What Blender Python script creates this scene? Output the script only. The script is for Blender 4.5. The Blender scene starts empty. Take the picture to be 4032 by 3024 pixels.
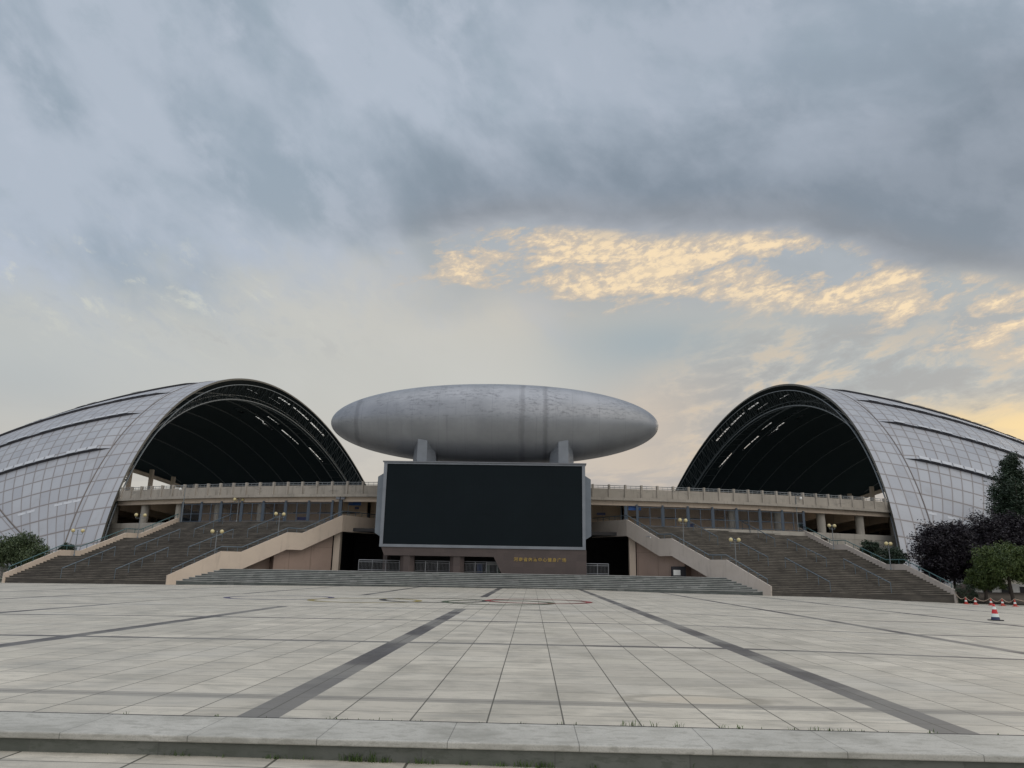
import bpy, math, random
from mathutils import Vector, Matrix, noise as mnoise
random.seed(7)
R = math.radians
sc = bpy.context.scene
COL = sc.collection

# ------------------------------------------------------------------ camera
CAMH = 1.5
FPX, CX, CY = 2900.0, 2016.0, 1512.0
_th = math.atan(735.5/2900); _ps = math.atan(91/2992); _ro = 0.0175
FW = Vector((-math.sin(_ps)*math.cos(_th), math.cos(_ps)*math.cos(_th), math.sin(_th)))
R0 = Vector((math.cos(_ps), math.sin(_ps), 0)); U0 = R0.cross(FW)
RT = math.cos(_ro)*R0 + math.sin(_ro)*U0; UP = math.cos(_ro)*U0 - math.sin(_ro)*R0
cam_d = bpy.data.cameras.new('camera'); cam = bpy.data.objects.new('camera', cam_d); COL.objects.link(cam)
m = Matrix((RT, UP, -FW)).transposed().to_4x4(); m.translation = Vector((0, 0, CAMH)); cam.matrix_world = m
cam_d.sensor_width = 36; cam_d.lens = 36*FPX/4032; cam_d.clip_start = 0.1; cam_d.clip_end = 3000
sc.camera = cam
sc.view_settings.view_transform = 'Standard'; sc.view_settings.look = 'None'
sc.view_settings.exposure = 0.0; sc.view_settings.gamma = 1.0

def at(x, y, Y):      # photo measurement -> world point on the plane at depth Y
    d = FW + RT*((x-CX)/FPX) - UP*((y-CY)/FPX)
    return Vector((0, 0, CAMH)) + d*(Y/d.y)
def dirpx(x, y):
    return (FW + RT*((x-CX)/FPX) - UP*((y-CY)/FPX)).normalized()

# ------------------------------------------------------------------ node helper
class NT:
    def __init__(s, tree): s.t = tree; s.n = tree.nodes; s.l = tree.links; s.n.clear()
    def new(s, typ, **kw):
        nd = s.n.new(typ)
        for k, v in kw.items(): setattr(nd, k, v)
        return nd
    def put(s, sock, v):
        if isinstance(v, bpy.types.NodeSocket): s.l.new(v, sock)
        elif v is not None:
            if hasattr(sock, 'default_value'):
                if sock.type == 'RGBA' and len(v) == 3: v = (*v, 1)
                sock.default_value = v
    def math(s, op, a, b=None, c=None, clamp=False):
        nd = s.new('ShaderNodeMath', operation=op, use_clamp=clamp)
        for i, v in enumerate((a, b, c)):
            if v is not None: s.put(nd.inputs[i], v)
        return nd.outputs[0]
    def vmath(s, op, a, b=None, out=0):
        nd = s.new('ShaderNodeVectorMath', operation=op)
        s.put(nd.inputs[0], a)
        if b is not None: s.put(nd.inputs[1], b)
        return nd.outputs['Value'] if op in ('DOT_PRODUCT', 'LENGTH') else nd.outputs[0]
    def noise(s, vec, scale=1, detail=4, rough=.5, dist=0, color=False):
        nd = s.new('ShaderNodeTexNoise')
        s.put(nd.inputs['Vector'], vec); nd.inputs['Scale'].default_value = scale
        nd.inputs['Detail'].default_value = detail; nd.inputs['Roughness'].default_value = rough
        nd.inputs['Distortion'].default_value = dist
        return nd.outputs['Color' if color else 'Fac']
    def white(s, vec):
        nd = s.new('ShaderNodeTexWhiteNoise', noise_dimensions='3D'); s.put(nd.inputs['Vector'], vec); return nd.outputs['Value']
    def ramp(s, f, a, b, lo=0., hi=1., smooth=True):
        nd = s.new('ShaderNodeMapRange', interpolation_type='SMOOTHSTEP' if smooth else 'LINEAR')
        s.put(nd.inputs[0], f); s.put(nd.inputs[1], a); s.put(nd.inputs[2], b); s.put(nd.inputs[3], lo); s.put(nd.inputs[4], hi)
        return nd.outputs[0]
    def mix(s, f, a, b, mode='MIX'):
        nd = s.new('ShaderNodeMix', data_type='RGBA', blend_type=mode)
        s.put(nd.inputs[0], f); s.put(nd.inputs[6], a); s.put(nd.inputs[7], b)
        return nd.outputs[2]
    def sep(s, v):
        nd = s.new('ShaderNodeSeparateXYZ'); s.put(nd.inputs[0], v); return nd.outputs
    def comb(s, x=0., y=0., z=0.):
        nd = s.new('ShaderNodeCombineXYZ')
        for i, v in enumerate((x, y, z)): s.put(nd.inputs[i], v)
        return nd.outputs[0]
    def scalev(s, v, k):
        nd = s.new('ShaderNodeMapping'); s.put(nd.inputs[0], v); nd.inputs['Scale'].default_value = k; return nd.outputs[0]

# ------------------------------------------------------------------ world
SUN_AZ, SUN_EL = R(42), R(9)          # low in the west, behind cloud, right of the stadium
world = bpy.data.worlds.new('World'); sc.world = world; world.use_nodes = True
w = NT(world.node_tree)
tc = w.new('ShaderNodeTexCoord').outputs['Generated']
dv = w.vmath('NORMALIZE', tc)
dx, dy, dz = w.sep(dv)
zc_ = w.math('MAXIMUM', dz, 0.0)
el = w.math('ARCSINE', zc_)
el = w.math('MULTIPLY', el, 57.2958)
az = w.math('MULTIPLY', w.math('ARCTAN2', dx, dy), 57.2958)
def rot(ang, ka, kb, off=0.0):      # stretched, tilted cloud coordinates over azimuth and elevation (degrees)
    ca, sa = math.cos(R(ang)), math.sin(R(ang))
    u = w.math('ADD', w.math('MULTIPLY', az, ca), w.math('MULTIPLY', el, sa))
    v = w.math('SUBTRACT', w.math('MULTIPLY', el, ca), w.math('MULTIPLY', az, sa))
    return w.comb(w.math('MULTIPLY', u, ka), w.math('MULTIPLY', v, kb), off)
def gauss(azc, elc, sa, se, tilt=0.0, p=1.0):
    a = w.math('SUBTRACT', az, azc); b = w.math('SUBTRACT', w.math('SUBTRACT', el, elc), w.math('MULTIPLY', a, tilt))
    a = w.math('DIVIDE', a, sa); b = w.math('DIVIDE', b, se)
    q = w.math('ADD', w.math('MULTIPLY', a, a), w.math('MULTIPLY', b, b))
    return w.math('EXPONENT', w.math('MULTIPLY', q, -p))
mul = lambda a, b: w.math('MULTIPLY', a, b)
nl1 = w.noise(rot(-30, .060, .105, 1.0), 1.0, 9, .52, .2)      # slanting streaks on the left
nl2 = w.noise(rot(-8, .065, .12, 4.0), 1.0, 9, .52, .2)       # flatter banks on the right
mixr = w.ramp(az, -8, 12)
nb = w.math('ADD', mul(nl1, w.math('SUBTRACT', 1.0, mixr)), mul(nl2, mixr))
nf = w.noise(rot(-30, .16, .22, 7.0), 1.0, 11, .58, .15)
body = w.mix(w.ramp(nb, .38, .58), (.325, .395, .470), (.455, .515, .600))
body = w.mix(mul(w.ramp(nf, .50, .72), .55), body, (.520, .570, .660))
c = w.mix(mul(w.ramp(nf, .46, .30), .35), body, (.320, .400, .465))
# broad heavier tone over the right half, lighter upper left
c = w.mix(mul(w.ramp(az, -12, 14), .25), c, (.30, .345, .415))
# cream veil below, ragged upper edge on the left
rag = w.math('ADD', el, mul(w.math('SUBTRACT', nf, .5), 11.0))
rag = w.math('ADD', rag, mul(w.ramp(az, -34, -14), -3.0))
rag = w.math('ADD', rag, mul(w.ramp(az, -4, 8), 4.0))
veil = w.ramp(rag, 21.6, 15.0)
cream = w.mix(w.ramp(az, -36, -12), (.545, .560, .540), (.605, .595, .545))
c = w.mix(mul(veil, .88), c, cream)
spark = w.noise(rot(-24, .30, .62, 9.0), 1.0, 11, .64, .3)
c = w.mix(mul(mul(w.ramp(spark, .54, .68), gauss(-30, 18.4, 14, 3.6, .06)), .70), c, (.660, .665, .590))
c = w.mix(mul(mul(w.ramp(spark, .49, .38), gauss(-29, 18.2, 14, 3.6, .06)), .40), c, (.440, .480, .530))
c = w.mix(mul(gauss(-37, 11.0, 6, 2.0), .55), c, (.430, .480, .510))
c = w.mix(mul(mul(w.ramp(spark, .50, .60), gauss(-22, 16.2, 9, .9, .02)), .55), c, (.470, .475, .475))
# right-hand lower sky: pale blue-grey window, peach haze, mottled banks
low = w.ramp(el, 21.5, 18.5)
c = w.mix(mul(mul(low, w.ramp(az, -2, 8)), .9), c, (.430, .475, .490))
c = w.mix(mul(w.ramp(el, 14.5, 5.0), .75), c, w.mix(w.ramp(az, -25, 15), (.585, .550, .495), (.640, .525, .430)))
c = w.mix(mul(gauss(10, 11.5, 7.5, 4.5, .25), .65), c, (.690, .555, .430))
n3 = w.noise(rot(10, .17, .42, 12.0), 1.0, 11, .64, .3)
rb = mul(w.ramp(az, 6, 17), mul(w.ramp(el, 19.5, 16.5), w.ramp(el, 1.0, 4.0)))
c = w.mix(mul(mul(w.ramp(n3, .42, .58), rb), .75), c, (.370, .375, .380))
c = w.mix(mul(mul(w.ramp(n3, .50, .38), rb), .70), c, (.700, .570, .420))
c = w.mix(mul(mul(w.ramp(n3, .62, .48), gauss(34, 9.5, 9, 1.5, -.04)), .85), c, (.93, .70, .36))
nh = w.noise(rot(4, .13, .60, 17.0), 1.0, 8, .58, .4)
c = w.mix(mul(mul(w.ramp(nh, .46, .58), mul(w.ramp(el, 12, 6), w.ramp(az, -14, 6, .35, 1.0))), .60), c, (.415, .400, .405))
c = w.mix(mul(mul(w.ramp(nh, .50, .38), mul(w.ramp(el, 9, 3), w.ramp(az, 2, 12))), .50), c, (.800, .560, .370))
c = w.mix(mul(gauss(4, 20.5, 17, 4.2, -.10), .55), c, (.600, .545, .460))
c = w.mix(mul(gauss(9.5, 17.4, 7.0, 2.2), .75), c, (.355, .425, .465))
# lower edge of the heavy bank, and the tear beneath it catching the last sun
ne = w.noise(rot(0, .10, .25, 20.0), 1.0, 6, .55, .3)
edge = w.math('SUBTRACT', 26.7, mul(w.math('MAXIMUM', w.math('SUBTRACT', az, 21.0), 0.0), .36))
edge = w.math('SUBTRACT', edge, mul(w.math('MAXIMUM', az, 0.0), .10))
edge = w.math('SUBTRACT', edge, mul(w.math('MAXIMUM', w.math('SUBTRACT', -2.0, az), 0.0), .22))
tt_ = w.math('SUBTRACT', w.math('ADD', edge, mul(w.math('SUBTRACT', ne, .5), 3.2)), el)
n4 = w.noise(rot(7, .17, .50, 23.0), 1.0, 12, .64, .45)
n5 = w.noise(rot(14, .85, 1.7, 27.0), 1.0, 10, .68, .25)
win = w.ramp(az, -15, -5)
zone = mul(mul(w.ramp(tt_, -.3, .9), w.ramp(tt_, 7.6, 4.2)), win)
c = w.mix(mul(zone, .55), c, (.410, .440, .455))
hole = mul(gauss(20.5, 22.3, 4.2, 1.05, -.10), .17)
nn_ = w.math('SUBTRACT', w.math('ADD', n4, mul(w.math('SUBTRACT', n5, .5), .42)), hole)
nn_ = w.math('ADD', nn_, mul(gauss(8, 23.9, 9.5, 2.0, -.08), .18))
nn_ = w.math('ADD', nn_, mul(gauss(19.5, 20.0, 9, .9, -.13), .10))
nn_ = w.math('ADD', nn_, mul(gauss(-5.0, 22.7, 2.2, 1.1), .20))
nn_ = w.math('SUBTRACT', nn_, mul(w.ramp(az, 5.0, -3.0), .10))
nn_ = w.math('SUBTRACT', nn_, mul(w.ramp(tt_, 3.6, 6.8), .10))
puff = w.ramp(nn_, .48, .66)
c = w.mix(mul(zone, mul(w.ramp(nn_, .42, .53), .80)), c, (.600, .520, .430))
core = w.mix(w.ramp(nn_, .52, .66), (.800, .640, .460), (.990, .780, .510))
core = w.mix(mul(w.ramp(n5, .56, .40), .55), core, (.600, .520, .430))
c = w.mix(mul(zone, mul(puff, .92)), c, core)
bank = mul(w.ramp(tt_, .5, -1.3), w.ramp(az, -20, -4))
bank = mul(bank, w.ramp(w.math('ADD', el, mul(w.math('SUBTRACT', nb, .5), 14.0)), 36.0, 26.0))
c = w.mix(mul(bank, .88), c, w.mix(w.ramp(nf, .38, .62), (.205, .250, .305), (.255, .300, .360)))
c = w.mix(mul(mul(w.ramp(tt_, -3.5, -.2), w.ramp(tt_, 1.2, -.3)), mul(win, .30)), c, (.330, .310, .300))
# unseen sky overhead and behind, brightened to light plaza and facades, most towards west
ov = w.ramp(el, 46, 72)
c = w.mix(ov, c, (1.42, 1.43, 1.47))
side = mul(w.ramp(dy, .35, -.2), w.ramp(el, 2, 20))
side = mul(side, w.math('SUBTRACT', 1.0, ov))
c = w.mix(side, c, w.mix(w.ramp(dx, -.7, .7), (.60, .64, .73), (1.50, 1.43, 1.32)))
below = w.ramp(dz, 0.0, -.02)
c = w.mix(below, c, (.10, .10, .10))
sky = w.new('ShaderNodeTexSky', sky_type='NISHITA', sun_disc=False, sun_elevation=SUN_EL, sun_rotation=SUN_AZ)
b1 = w.new('ShaderNodeBackground'); w.put(b1.inputs[0], sky.outputs[0]); b1.inputs[1].default_value = 0.08
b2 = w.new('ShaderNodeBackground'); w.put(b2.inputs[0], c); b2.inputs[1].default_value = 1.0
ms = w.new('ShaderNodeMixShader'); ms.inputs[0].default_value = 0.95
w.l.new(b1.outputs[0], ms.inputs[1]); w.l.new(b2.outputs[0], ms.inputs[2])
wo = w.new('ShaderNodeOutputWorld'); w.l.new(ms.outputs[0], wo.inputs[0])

sun_d = bpy.data.lights.new('sun', 'SUN'); sun_d.energy = 0.5; sun_d.angle = R(20); sun_d.color = (1, .86, .68)
sun = bpy.data.objects.new('sun', sun_d); COL.objects.link(sun)
sd = Vector((math.sin(SUN_AZ)*math.cos(SUN_EL), math.cos(SUN_AZ)*math.cos(SUN_EL), math.sin(SUN_EL)))
sun.rotation_euler = sd.to_track_quat('Z', 'Y').to_euler(); sun.location = (60, 60, 60)

# ------------------------------------------------------------------ materials
def newmat(name):
    mt = bpy.data.materials.new(name); mt.use_nodes = True; t = NT(mt.node_tree)
    b = t.new('ShaderNodeBsdfPrincipled'); o = t.new('ShaderNodeOutputMaterial'); t.l.new(b.outputs[0], o.inputs[0])
    return mt, t, b
def bump(t, b, h, strength=.3, dist=.02):
    nd = t.new('ShaderNodeBump'); nd.inputs['Strength'].default_value = strength; nd.inputs['Distance'].default_value = dist
    t.put(nd.inputs['Height'], h); t.l.new(nd.outputs[0], b.inputs['Normal'])
def plain(name, col, rough=.6, metal=0., var=.12, scale=2.0, spec=None, streak=False):
    mt, t, b = newmat(name)
    co = t.new('ShaderNodeTexCoord').outputs['Object']
    v = t.scalev(co, (1, 1, .25)) if streak else co
    n = t.noise(v, scale, 6, .6)
    k = t.ramp(n, .25, .75, 1-var, 1+var, False)
    cc = t.vmath('SCALE', col); cc.node.inputs['Scale'].default_value = 1; t.put(cc.node.inputs['Scale'], k)
    t.put(b.inputs['Base Color'], cc); b.inputs['Roughness'].default_value = rough; b.inputs['Metallic'].default_value = metal
    if spec is not None: b.inputs['Specular IOR Level'].default_value = spec
    return mt

def mat_plaza(name, lower=False):
    mt, t, b = newmat(name)
    co = t.new('ShaderNodeTexCoord').outputs['Object']
    x, y, z = t.sep(co)
    fl = lambda v: t.math('FLOOR', v)
    fr = lambda v: t.math('FRACT', v)
    if lower:
        u = t.math('DIVIDE', t.math('ADD', x, 100.22), 1.18); v = t.math('DIVIDE', t.math('ADD', y, 93.0), .9)
        sx = sy = None
    else:
        MX, MY, WX, WY = 7.07, 7.05, .44, .30
        lx = t.math('MULTIPLY', fr(t.math('DIVIDE', t.math('ADD', x, -4.27-WX/2+MX*40), MX)), MX)
        ly = t.math('MULTIPLY', fr(t.math('DIVIDE', t.math('ADD', y, -9.35-WY/2+MY*10), MY)), MY)
        bx = fl(t.math('DIVIDE', t.math('ADD', x, -4.27-WX/2+MX*40), MX)); by = fl(t.math('DIVIDE', t.math('ADD', y, -9.35-WY/2+MY*10), MY))
        
        u = t.math('DIVIDE', t.math('ADD', x, 282.8-4.27), MX/9); v = t.math('DIVIDE', t.math('ADD', y, 70.5-9.35), MY/9)
        sx = t.math('GREATER_THAN', lx, MX-WX); sy = t.math('GREATER_THAN', ly, MY-WY)
        # no dark bands across the ring field
        inx = t.math('MULTIPLY', t.math('GREATER_THAN', x, -17.0), t.math('LESS_THAN', x, 3.8))
        iny = t.math('MULTIPLY', t.math('GREATER_THAN', y, 30.6), t.math('LESS_THAN', y, 44.3))
        out = t.math('SUBTRACT', 1.0, t.math('MULTIPLY', inx, iny))
        sx = t.math('MULTIPLY', sx, out); sy = t.math('MULTIPLY', sy, out)
        first = t.math('GREATER_THAN', y, 8.12)
        sy = t.math('MULTIPLY', sy, first)
    cell = t.comb(fl(u), fl(v), 0.0)
    rnd = t.white(cell)
    row = t.white(t.comb(3.0, fl(v), t.math('FLOOR', t.math('DIVIDE', u, 5.0))))
    base = t.mix(rnd, (.49, .455, .385), (.61, .57, .485))
    base = t.mix(t.math('MULTIPLY', row, .35), base, (.335, .322, .285))
    stain = t.ramp(t.noise(co, .8, 8, .65, .4), .42, .70)
    base = t.mix(t.math('MULTIPLY', stain, .55), base, (.27, .255, .21))
    blot = t.ramp(t.noise(t.scalev(co, (.7, 1.6, 1)), 3.1, 10, .70), .50, .62)
    base = t.mix(t.math('MULTIPLY', blot, .30), base, (.22, .21, .18))
    st2 = t.ramp(t.noise(t.scalev(co, (.5, 2.2, 1)), 1.7, 8, .62), .50, .68)
    base = t.mix(t.math('MULTIPLY', st2, .48), base, (.26, .255, .23))
    base = t.mix(t.math('MULTIPLY', t.math('GREATER_THAN', rnd, .955), .40), base, (.30, .285, .245))
    base = t.mix(t.math('MULTIPLY', t.math('LESS_THAN', rnd, .03), .35), base, (.60, .57, .48))
    spk = t.noise(co, 95, 3, .7)
    base = t.mix(t.ramp(spk, .42, .68, 0, .30), base, (.20, .20, .19))
    pale = t.ramp(t.noise(co, .27, 4, .5), .52, .72)
    base = t.mix(t.math('MULTIPLY', pale, .30), base, (.52, .51, .475))
    if not lower:
        wet = t.math('MULTIPLY', t.ramp(t.math('SUBTRACT', y, 7.2), 3.0, 1.5), 1.0)
        mark = t.new('ShaderNodeVectorMath', operation='DISTANCE')
        t.put(mark.inputs[0], t.vmath('MULTIPLY', co, (1.0, 2.6, 0.0))); mark.inputs[1].default_value = (2.0, 9.78*2.6, 0)
        mk = t.math('ADD', mark.outputs['Value'], t.math('MULTIPLY', t.noise(co, 3, 5, .6), .35))
        base = t.mix(t.ramp(mk, .95, .62, 0, .35), base, (.46, .38, .28))
        ring = t.math('MULTIPLY', t.ramp(mk, .80, .98), t.ramp(mk, 1.25, 1.0))
        base = t.mix(t.math('MULTIPLY', ring, .5), base, (.19, .17, .13))
        dn = t.noise(co, 1.3, 7, .6)
        wear = t.ramp(t.math('ADD', t.noise(co, .23, 3, .5), t.math('MULTIPLY', dn, .25)), .56, .70)
        dcol = t.mix(t.white(t.vmath('FLOOR', t.vmath('MULTIPLY', co, (2.857, 1.25, 0.0)))), (.022, .020, .026), (.052, .049, .055))
        wear = t.math('MAXIMUM', wear, t.ramp(t.math('ADD', y, t.math('MULTIPLY', dn, 3.0)), 15.0, 10.5, 0, .80))
        dcol = t.mix(t.math('MULTIPLY', wear, .75), dcol, (.20, .195, .18))
        near = t.ramp(y, 12.0, 9.8)
        s = t.math('MAXIMUM', sx, t.math('MULTIPLY', sy, t.math('SUBTRACT', 1.0, t.math('MULTIPLY', near, .42))))
        base = t.mix(t.math('MULTIPLY', s, .93), base, dcol)
    fu, fv = fr(u), fr(v)
    ju = t.math('MAXIMUM', t.math('LESS_THAN', fu, .012), t.math('GREATER_THAN', fu, .990))
    jv = t.math('MAXIMUM', t.math('LESS_THAN', fv, .011), t.math('GREATER_THAN', fv, .991))
    if not lower:
        cj2 = t.math('MULTIPLY', t.math('LESS_THAN', t.math('ABSOLUTE', t.math('SUBTRACT', ly, MY-WY/2)), .006), sy)
        jv = t.math('MAXIMUM', jv, cj2)
    base = t.mix(t.math('MULTIPLY', ju, .92), base, (.060, .058, .045))
    base = t.mix(t.math('MULTIPLY', jv, .85), base, (.075, .070, .056))
    t.put(b.inputs['Base Color'], base)
    t.put(b.inputs['Roughness'], t.ramp(stain, 0, 1, .62, .45))
    h = t.math('SUBTRACT', t.math('MULTIPLY', spk, .15), t.math('MAXIMUM', ju, jv))
    bump(t, b, h, .25, .01)
    return mt
M = {}
M['plaza'] = mat_plaza('plaza_granite'); M['lower'] = mat_plaza('pavement_granite', True)

def mat_stone(name, c1, c2, cw, ch, joint=(.08, .08, .075), stainc=(.2, .2, .18), stain=.5, axis='x', speck=.25, rough=.6, jw=.01, x0=0., z0=0.):
    mt, t, b = newmat(name)
    co = t.new('ShaderNodeTexCoord').outputs['Object']
    x, y, z = t.sep(co)
    hor = {'x': x, 'y': y}[axis]
    v = t.math('DIVIDE', t.math('SUBTRACT', z, z0), ch); rowi = t.math('FLOOR', v)
    u = t.math('ADD', t.math('DIVIDE', t.math('SUBTRACT', hor, x0), cw), t.math('MULTIPLY', t.white(t.comb(rowi, 1.0, 2.0)), 1.0 if jw < .02 else 0.0))
    rnd = t.white(t.comb(t.math('FLOOR', u), rowi, 0.0))
    base = t.mix(rnd, c1, c2)
    base = t.mix(t.ramp(t.noise(co, .9, 8, .65), .42, .72, 0, stain), base, stainc)
    base = t.mix(t.ramp(t.noise(co, 70, 2, .7), .45, .7, 0, speck), base, (.1, .1, .1))
    base = t.mix(t.ramp(t.noise(t.scalev(co, (1, 2.0, 3.0)), 4.5, 10, .72, .3), .50, .60, 0, stain*.7), base, stainc)
    fu, fv = t.math('FRACT', u), t.math('FRACT', v)
    j = t.math('MAXIMUM', t.math('LESS_THAN', fu, jw/cw), t.math('LESS_THAN', fv, jw/ch))
    base = t.mix(t.math('MULTIPLY', j, .7), base, joint)
    t.put(b.inputs['Base Color'], base); b.inputs['Roughness'].default_value = rough
    bump(t, b, t.noise(co, 60, 3, .6), .12, .01)
    return mt
M['coping'] = mat_stone('coping_granite', (.43, .425, .39), (.50, .49, .45), 1.18, 50, stain=.8, stainc=(.25, .245, .215), x0=.22, z0=-20, jw=.009)
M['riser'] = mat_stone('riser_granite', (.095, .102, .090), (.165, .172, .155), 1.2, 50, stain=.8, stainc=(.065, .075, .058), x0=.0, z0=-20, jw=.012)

def mat_steps(name, d1, d2, p1, ch, z0, bw=.6, lt=.5):
    mt, t, b = newmat(name)
    g = t.new('ShaderNodeNewGeometry')
    co = t.new('ShaderNodeTexCoord').outputs['Object']
    x, y, z = t.sep(co)
    nz = t.sep(g.outputs['True Normal'])[2]
    rowi = t.math('FLOOR', t.math('DIVIDE', t.math('SUBTRACT', z, z0-.02), ch))
    u = t.math('ADD', t.math('DIVIDE', x, bw), t.math('MULTIPLY', t.white(t.comb(rowi, 4.0, 0.0)), 3.0))
    rnd = t.white(t.comb(t.math('FLOOR', u), rowi, 1.0))
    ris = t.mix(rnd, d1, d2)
    pale_blk = t.math('GREATER_THAN', rnd, .93)  # a few random blocks of paler stone
    ris = t.mix(t.math('MULTIPLY', pale_blk, lt), ris, p1)
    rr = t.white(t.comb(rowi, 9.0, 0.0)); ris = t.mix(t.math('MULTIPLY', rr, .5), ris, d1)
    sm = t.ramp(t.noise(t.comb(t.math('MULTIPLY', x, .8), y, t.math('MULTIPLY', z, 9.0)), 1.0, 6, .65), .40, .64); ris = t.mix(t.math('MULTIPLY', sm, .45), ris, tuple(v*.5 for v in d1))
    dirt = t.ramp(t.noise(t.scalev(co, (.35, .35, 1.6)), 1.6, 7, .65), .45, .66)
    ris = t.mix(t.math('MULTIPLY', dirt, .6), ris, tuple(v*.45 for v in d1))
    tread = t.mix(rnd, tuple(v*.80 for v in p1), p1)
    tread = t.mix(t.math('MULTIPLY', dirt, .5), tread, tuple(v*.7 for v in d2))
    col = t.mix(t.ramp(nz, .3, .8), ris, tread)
    j = t.math('LESS_THAN', t.math('FRACT', u), .012)
    col = t.mix(t.math('MULTIPLY', j, .6), col, (.04, .04, .04))
    t.put(b.inputs['Base Color'], col); b.inputs['Roughness'].default_value = .65
    return mt
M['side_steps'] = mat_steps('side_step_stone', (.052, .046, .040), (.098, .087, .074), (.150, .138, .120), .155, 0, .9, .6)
M['nosing_brown'] = plain('worn_brown_nosing', (.155, .140, .120), .7, 0, .75, .9)
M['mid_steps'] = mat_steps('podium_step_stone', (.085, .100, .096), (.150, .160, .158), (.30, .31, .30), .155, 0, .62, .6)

def mat_wall(name, col, col2, cw=0., ch=0., z0=0., x0=0., grime=.5, axis='x', peel=0.):
    mt, t, b = newmat(name)
    co = t.new('ShaderNodeTexCoord').outputs['Object']
    x, y, z = t.sep(co)
    n = t.noise(co, .35, 6, .6); base = t.mix(t.ramp(n, .35, .68), col, col2)
    st = t.noise(t.scalev(co, (1.6, 1.6, .22)), 1.6, 8, .65)
    base = t.mix(t.ramp(st, .50, .74, 0, grime), base, tuple(v*.45 for v in col))
    sp = t.noise(co, 3.2, 9, .7, .5)
    base = t.mix(t.ramp(sp, .66, .70, 0, .6), base, tuple(v*.38 for v in col))
    if peel:
        pl = t.noise(t.scalev(co, (.6, .6, 1.8)), 1.1, 9, .7, .6)
        base = t.mix(t.ramp(pl, .58, .62, 0, peel), base, (.22, .21, .19))
    if cw:
        u = t.math('FRACT', t.math('DIVIDE', t.math('SUBTRACT', {'x': x, 'y': y}[axis], x0), cw)); v = t.math('FRACT', t.math('DIVIDE', t.math('SUBTRACT', z, z0), ch))
        j = t.math('MAXIMUM', t.math('LESS_THAN', u, .025/cw), t.math('LESS_THAN', v, .025/ch))
        base = t.mix(t.math('MULTIPLY', j, .7), base, tuple(v*.3 for v in col))
    t.put(b.inputs['Base Color'], base); b.inputs['Roughness'].default_value = .8
    bump(t, b, t.noise(co, 18, 5, .6), .10, .02)
    return mt
M['pink'] = mat_wall('pink_render', (.60, .50, .41), (.54, .45, .37), grime=.35)
M['pinkpanel'] = mat_wall('pink_panel', (.44, .325, .27), (.39, .29, .24), 1.75, 2.3, 1.2, .3, .3)
M['parapet'] = mat_wall('weathered_render', (.40, .365, .32), (.33, .30, .26), grime=.75, peel=.6)
M['concrete'] = mat_wall('concrete', (.42, .395, .35), (.34, .32, .285), grime=.6)
M['inner_wall'] = mat_wall('concourse_wall', (.60, .47, .35), (.54, .42, .32), 2.6, 1.5, 6.2, 0, .3)
M['void'] = plain('concourse_shade_and_windows', (.035, .034, .036), .8)  # near-black puts concourse and undercroft shade into the colour; also used for windows
M['bowl'] = plain('seating_bowl', (.05, .05, .05), .9)
M['granite_red'] = mat_stone('reddish_granite', (.066, .048, .045), (.085, .062, .058), 1.0, .62, joint=(.05, .04, .038), stain=.35, stainc=(.06, .045, .042), speck=.2, rough=.5, z0=1.24)
M['aluminium'] = plain('grey_aluminium', (.21, .23, .26), .42, .4, .16, .8)
M['wing'] = plain('blue_grey_cladding', (.15, .175, .205), .45, .35, .12, .8)
M['alu_dark'] = plain('louvre_grey', (.17, .18, .205), .5, .2)
def mat_led():
    mt, t, b = newmat('led_screen_black')
    co = t.new('ShaderNodeTexCoord').outputs['Object']; x, y, z = t.sep(co)
    n = t.noise(co, .25, 3, .5)
    base = t.mix(n, (.0045, .008, .011), (.008, .014, .018))
    g = t.math('MAXIMUM', t.math('LESS_THAN', t.math('FRACT', t.math('DIVIDE', x, .96)), .015), t.math('LESS_THAN', t.math('FRACT', t.math('DIVIDE', z, .96)), .015))
    base = t.mix(t.math('MULTIPLY', g, .5), base, (.003, .005, .006))
    t.put(b.inputs['Base Color'], base); b.inputs['Roughness'].default_value = .55; b.inputs['Specular IOR Level'].default_value = .10
    return mt
M['led'] = mat_led()
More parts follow.
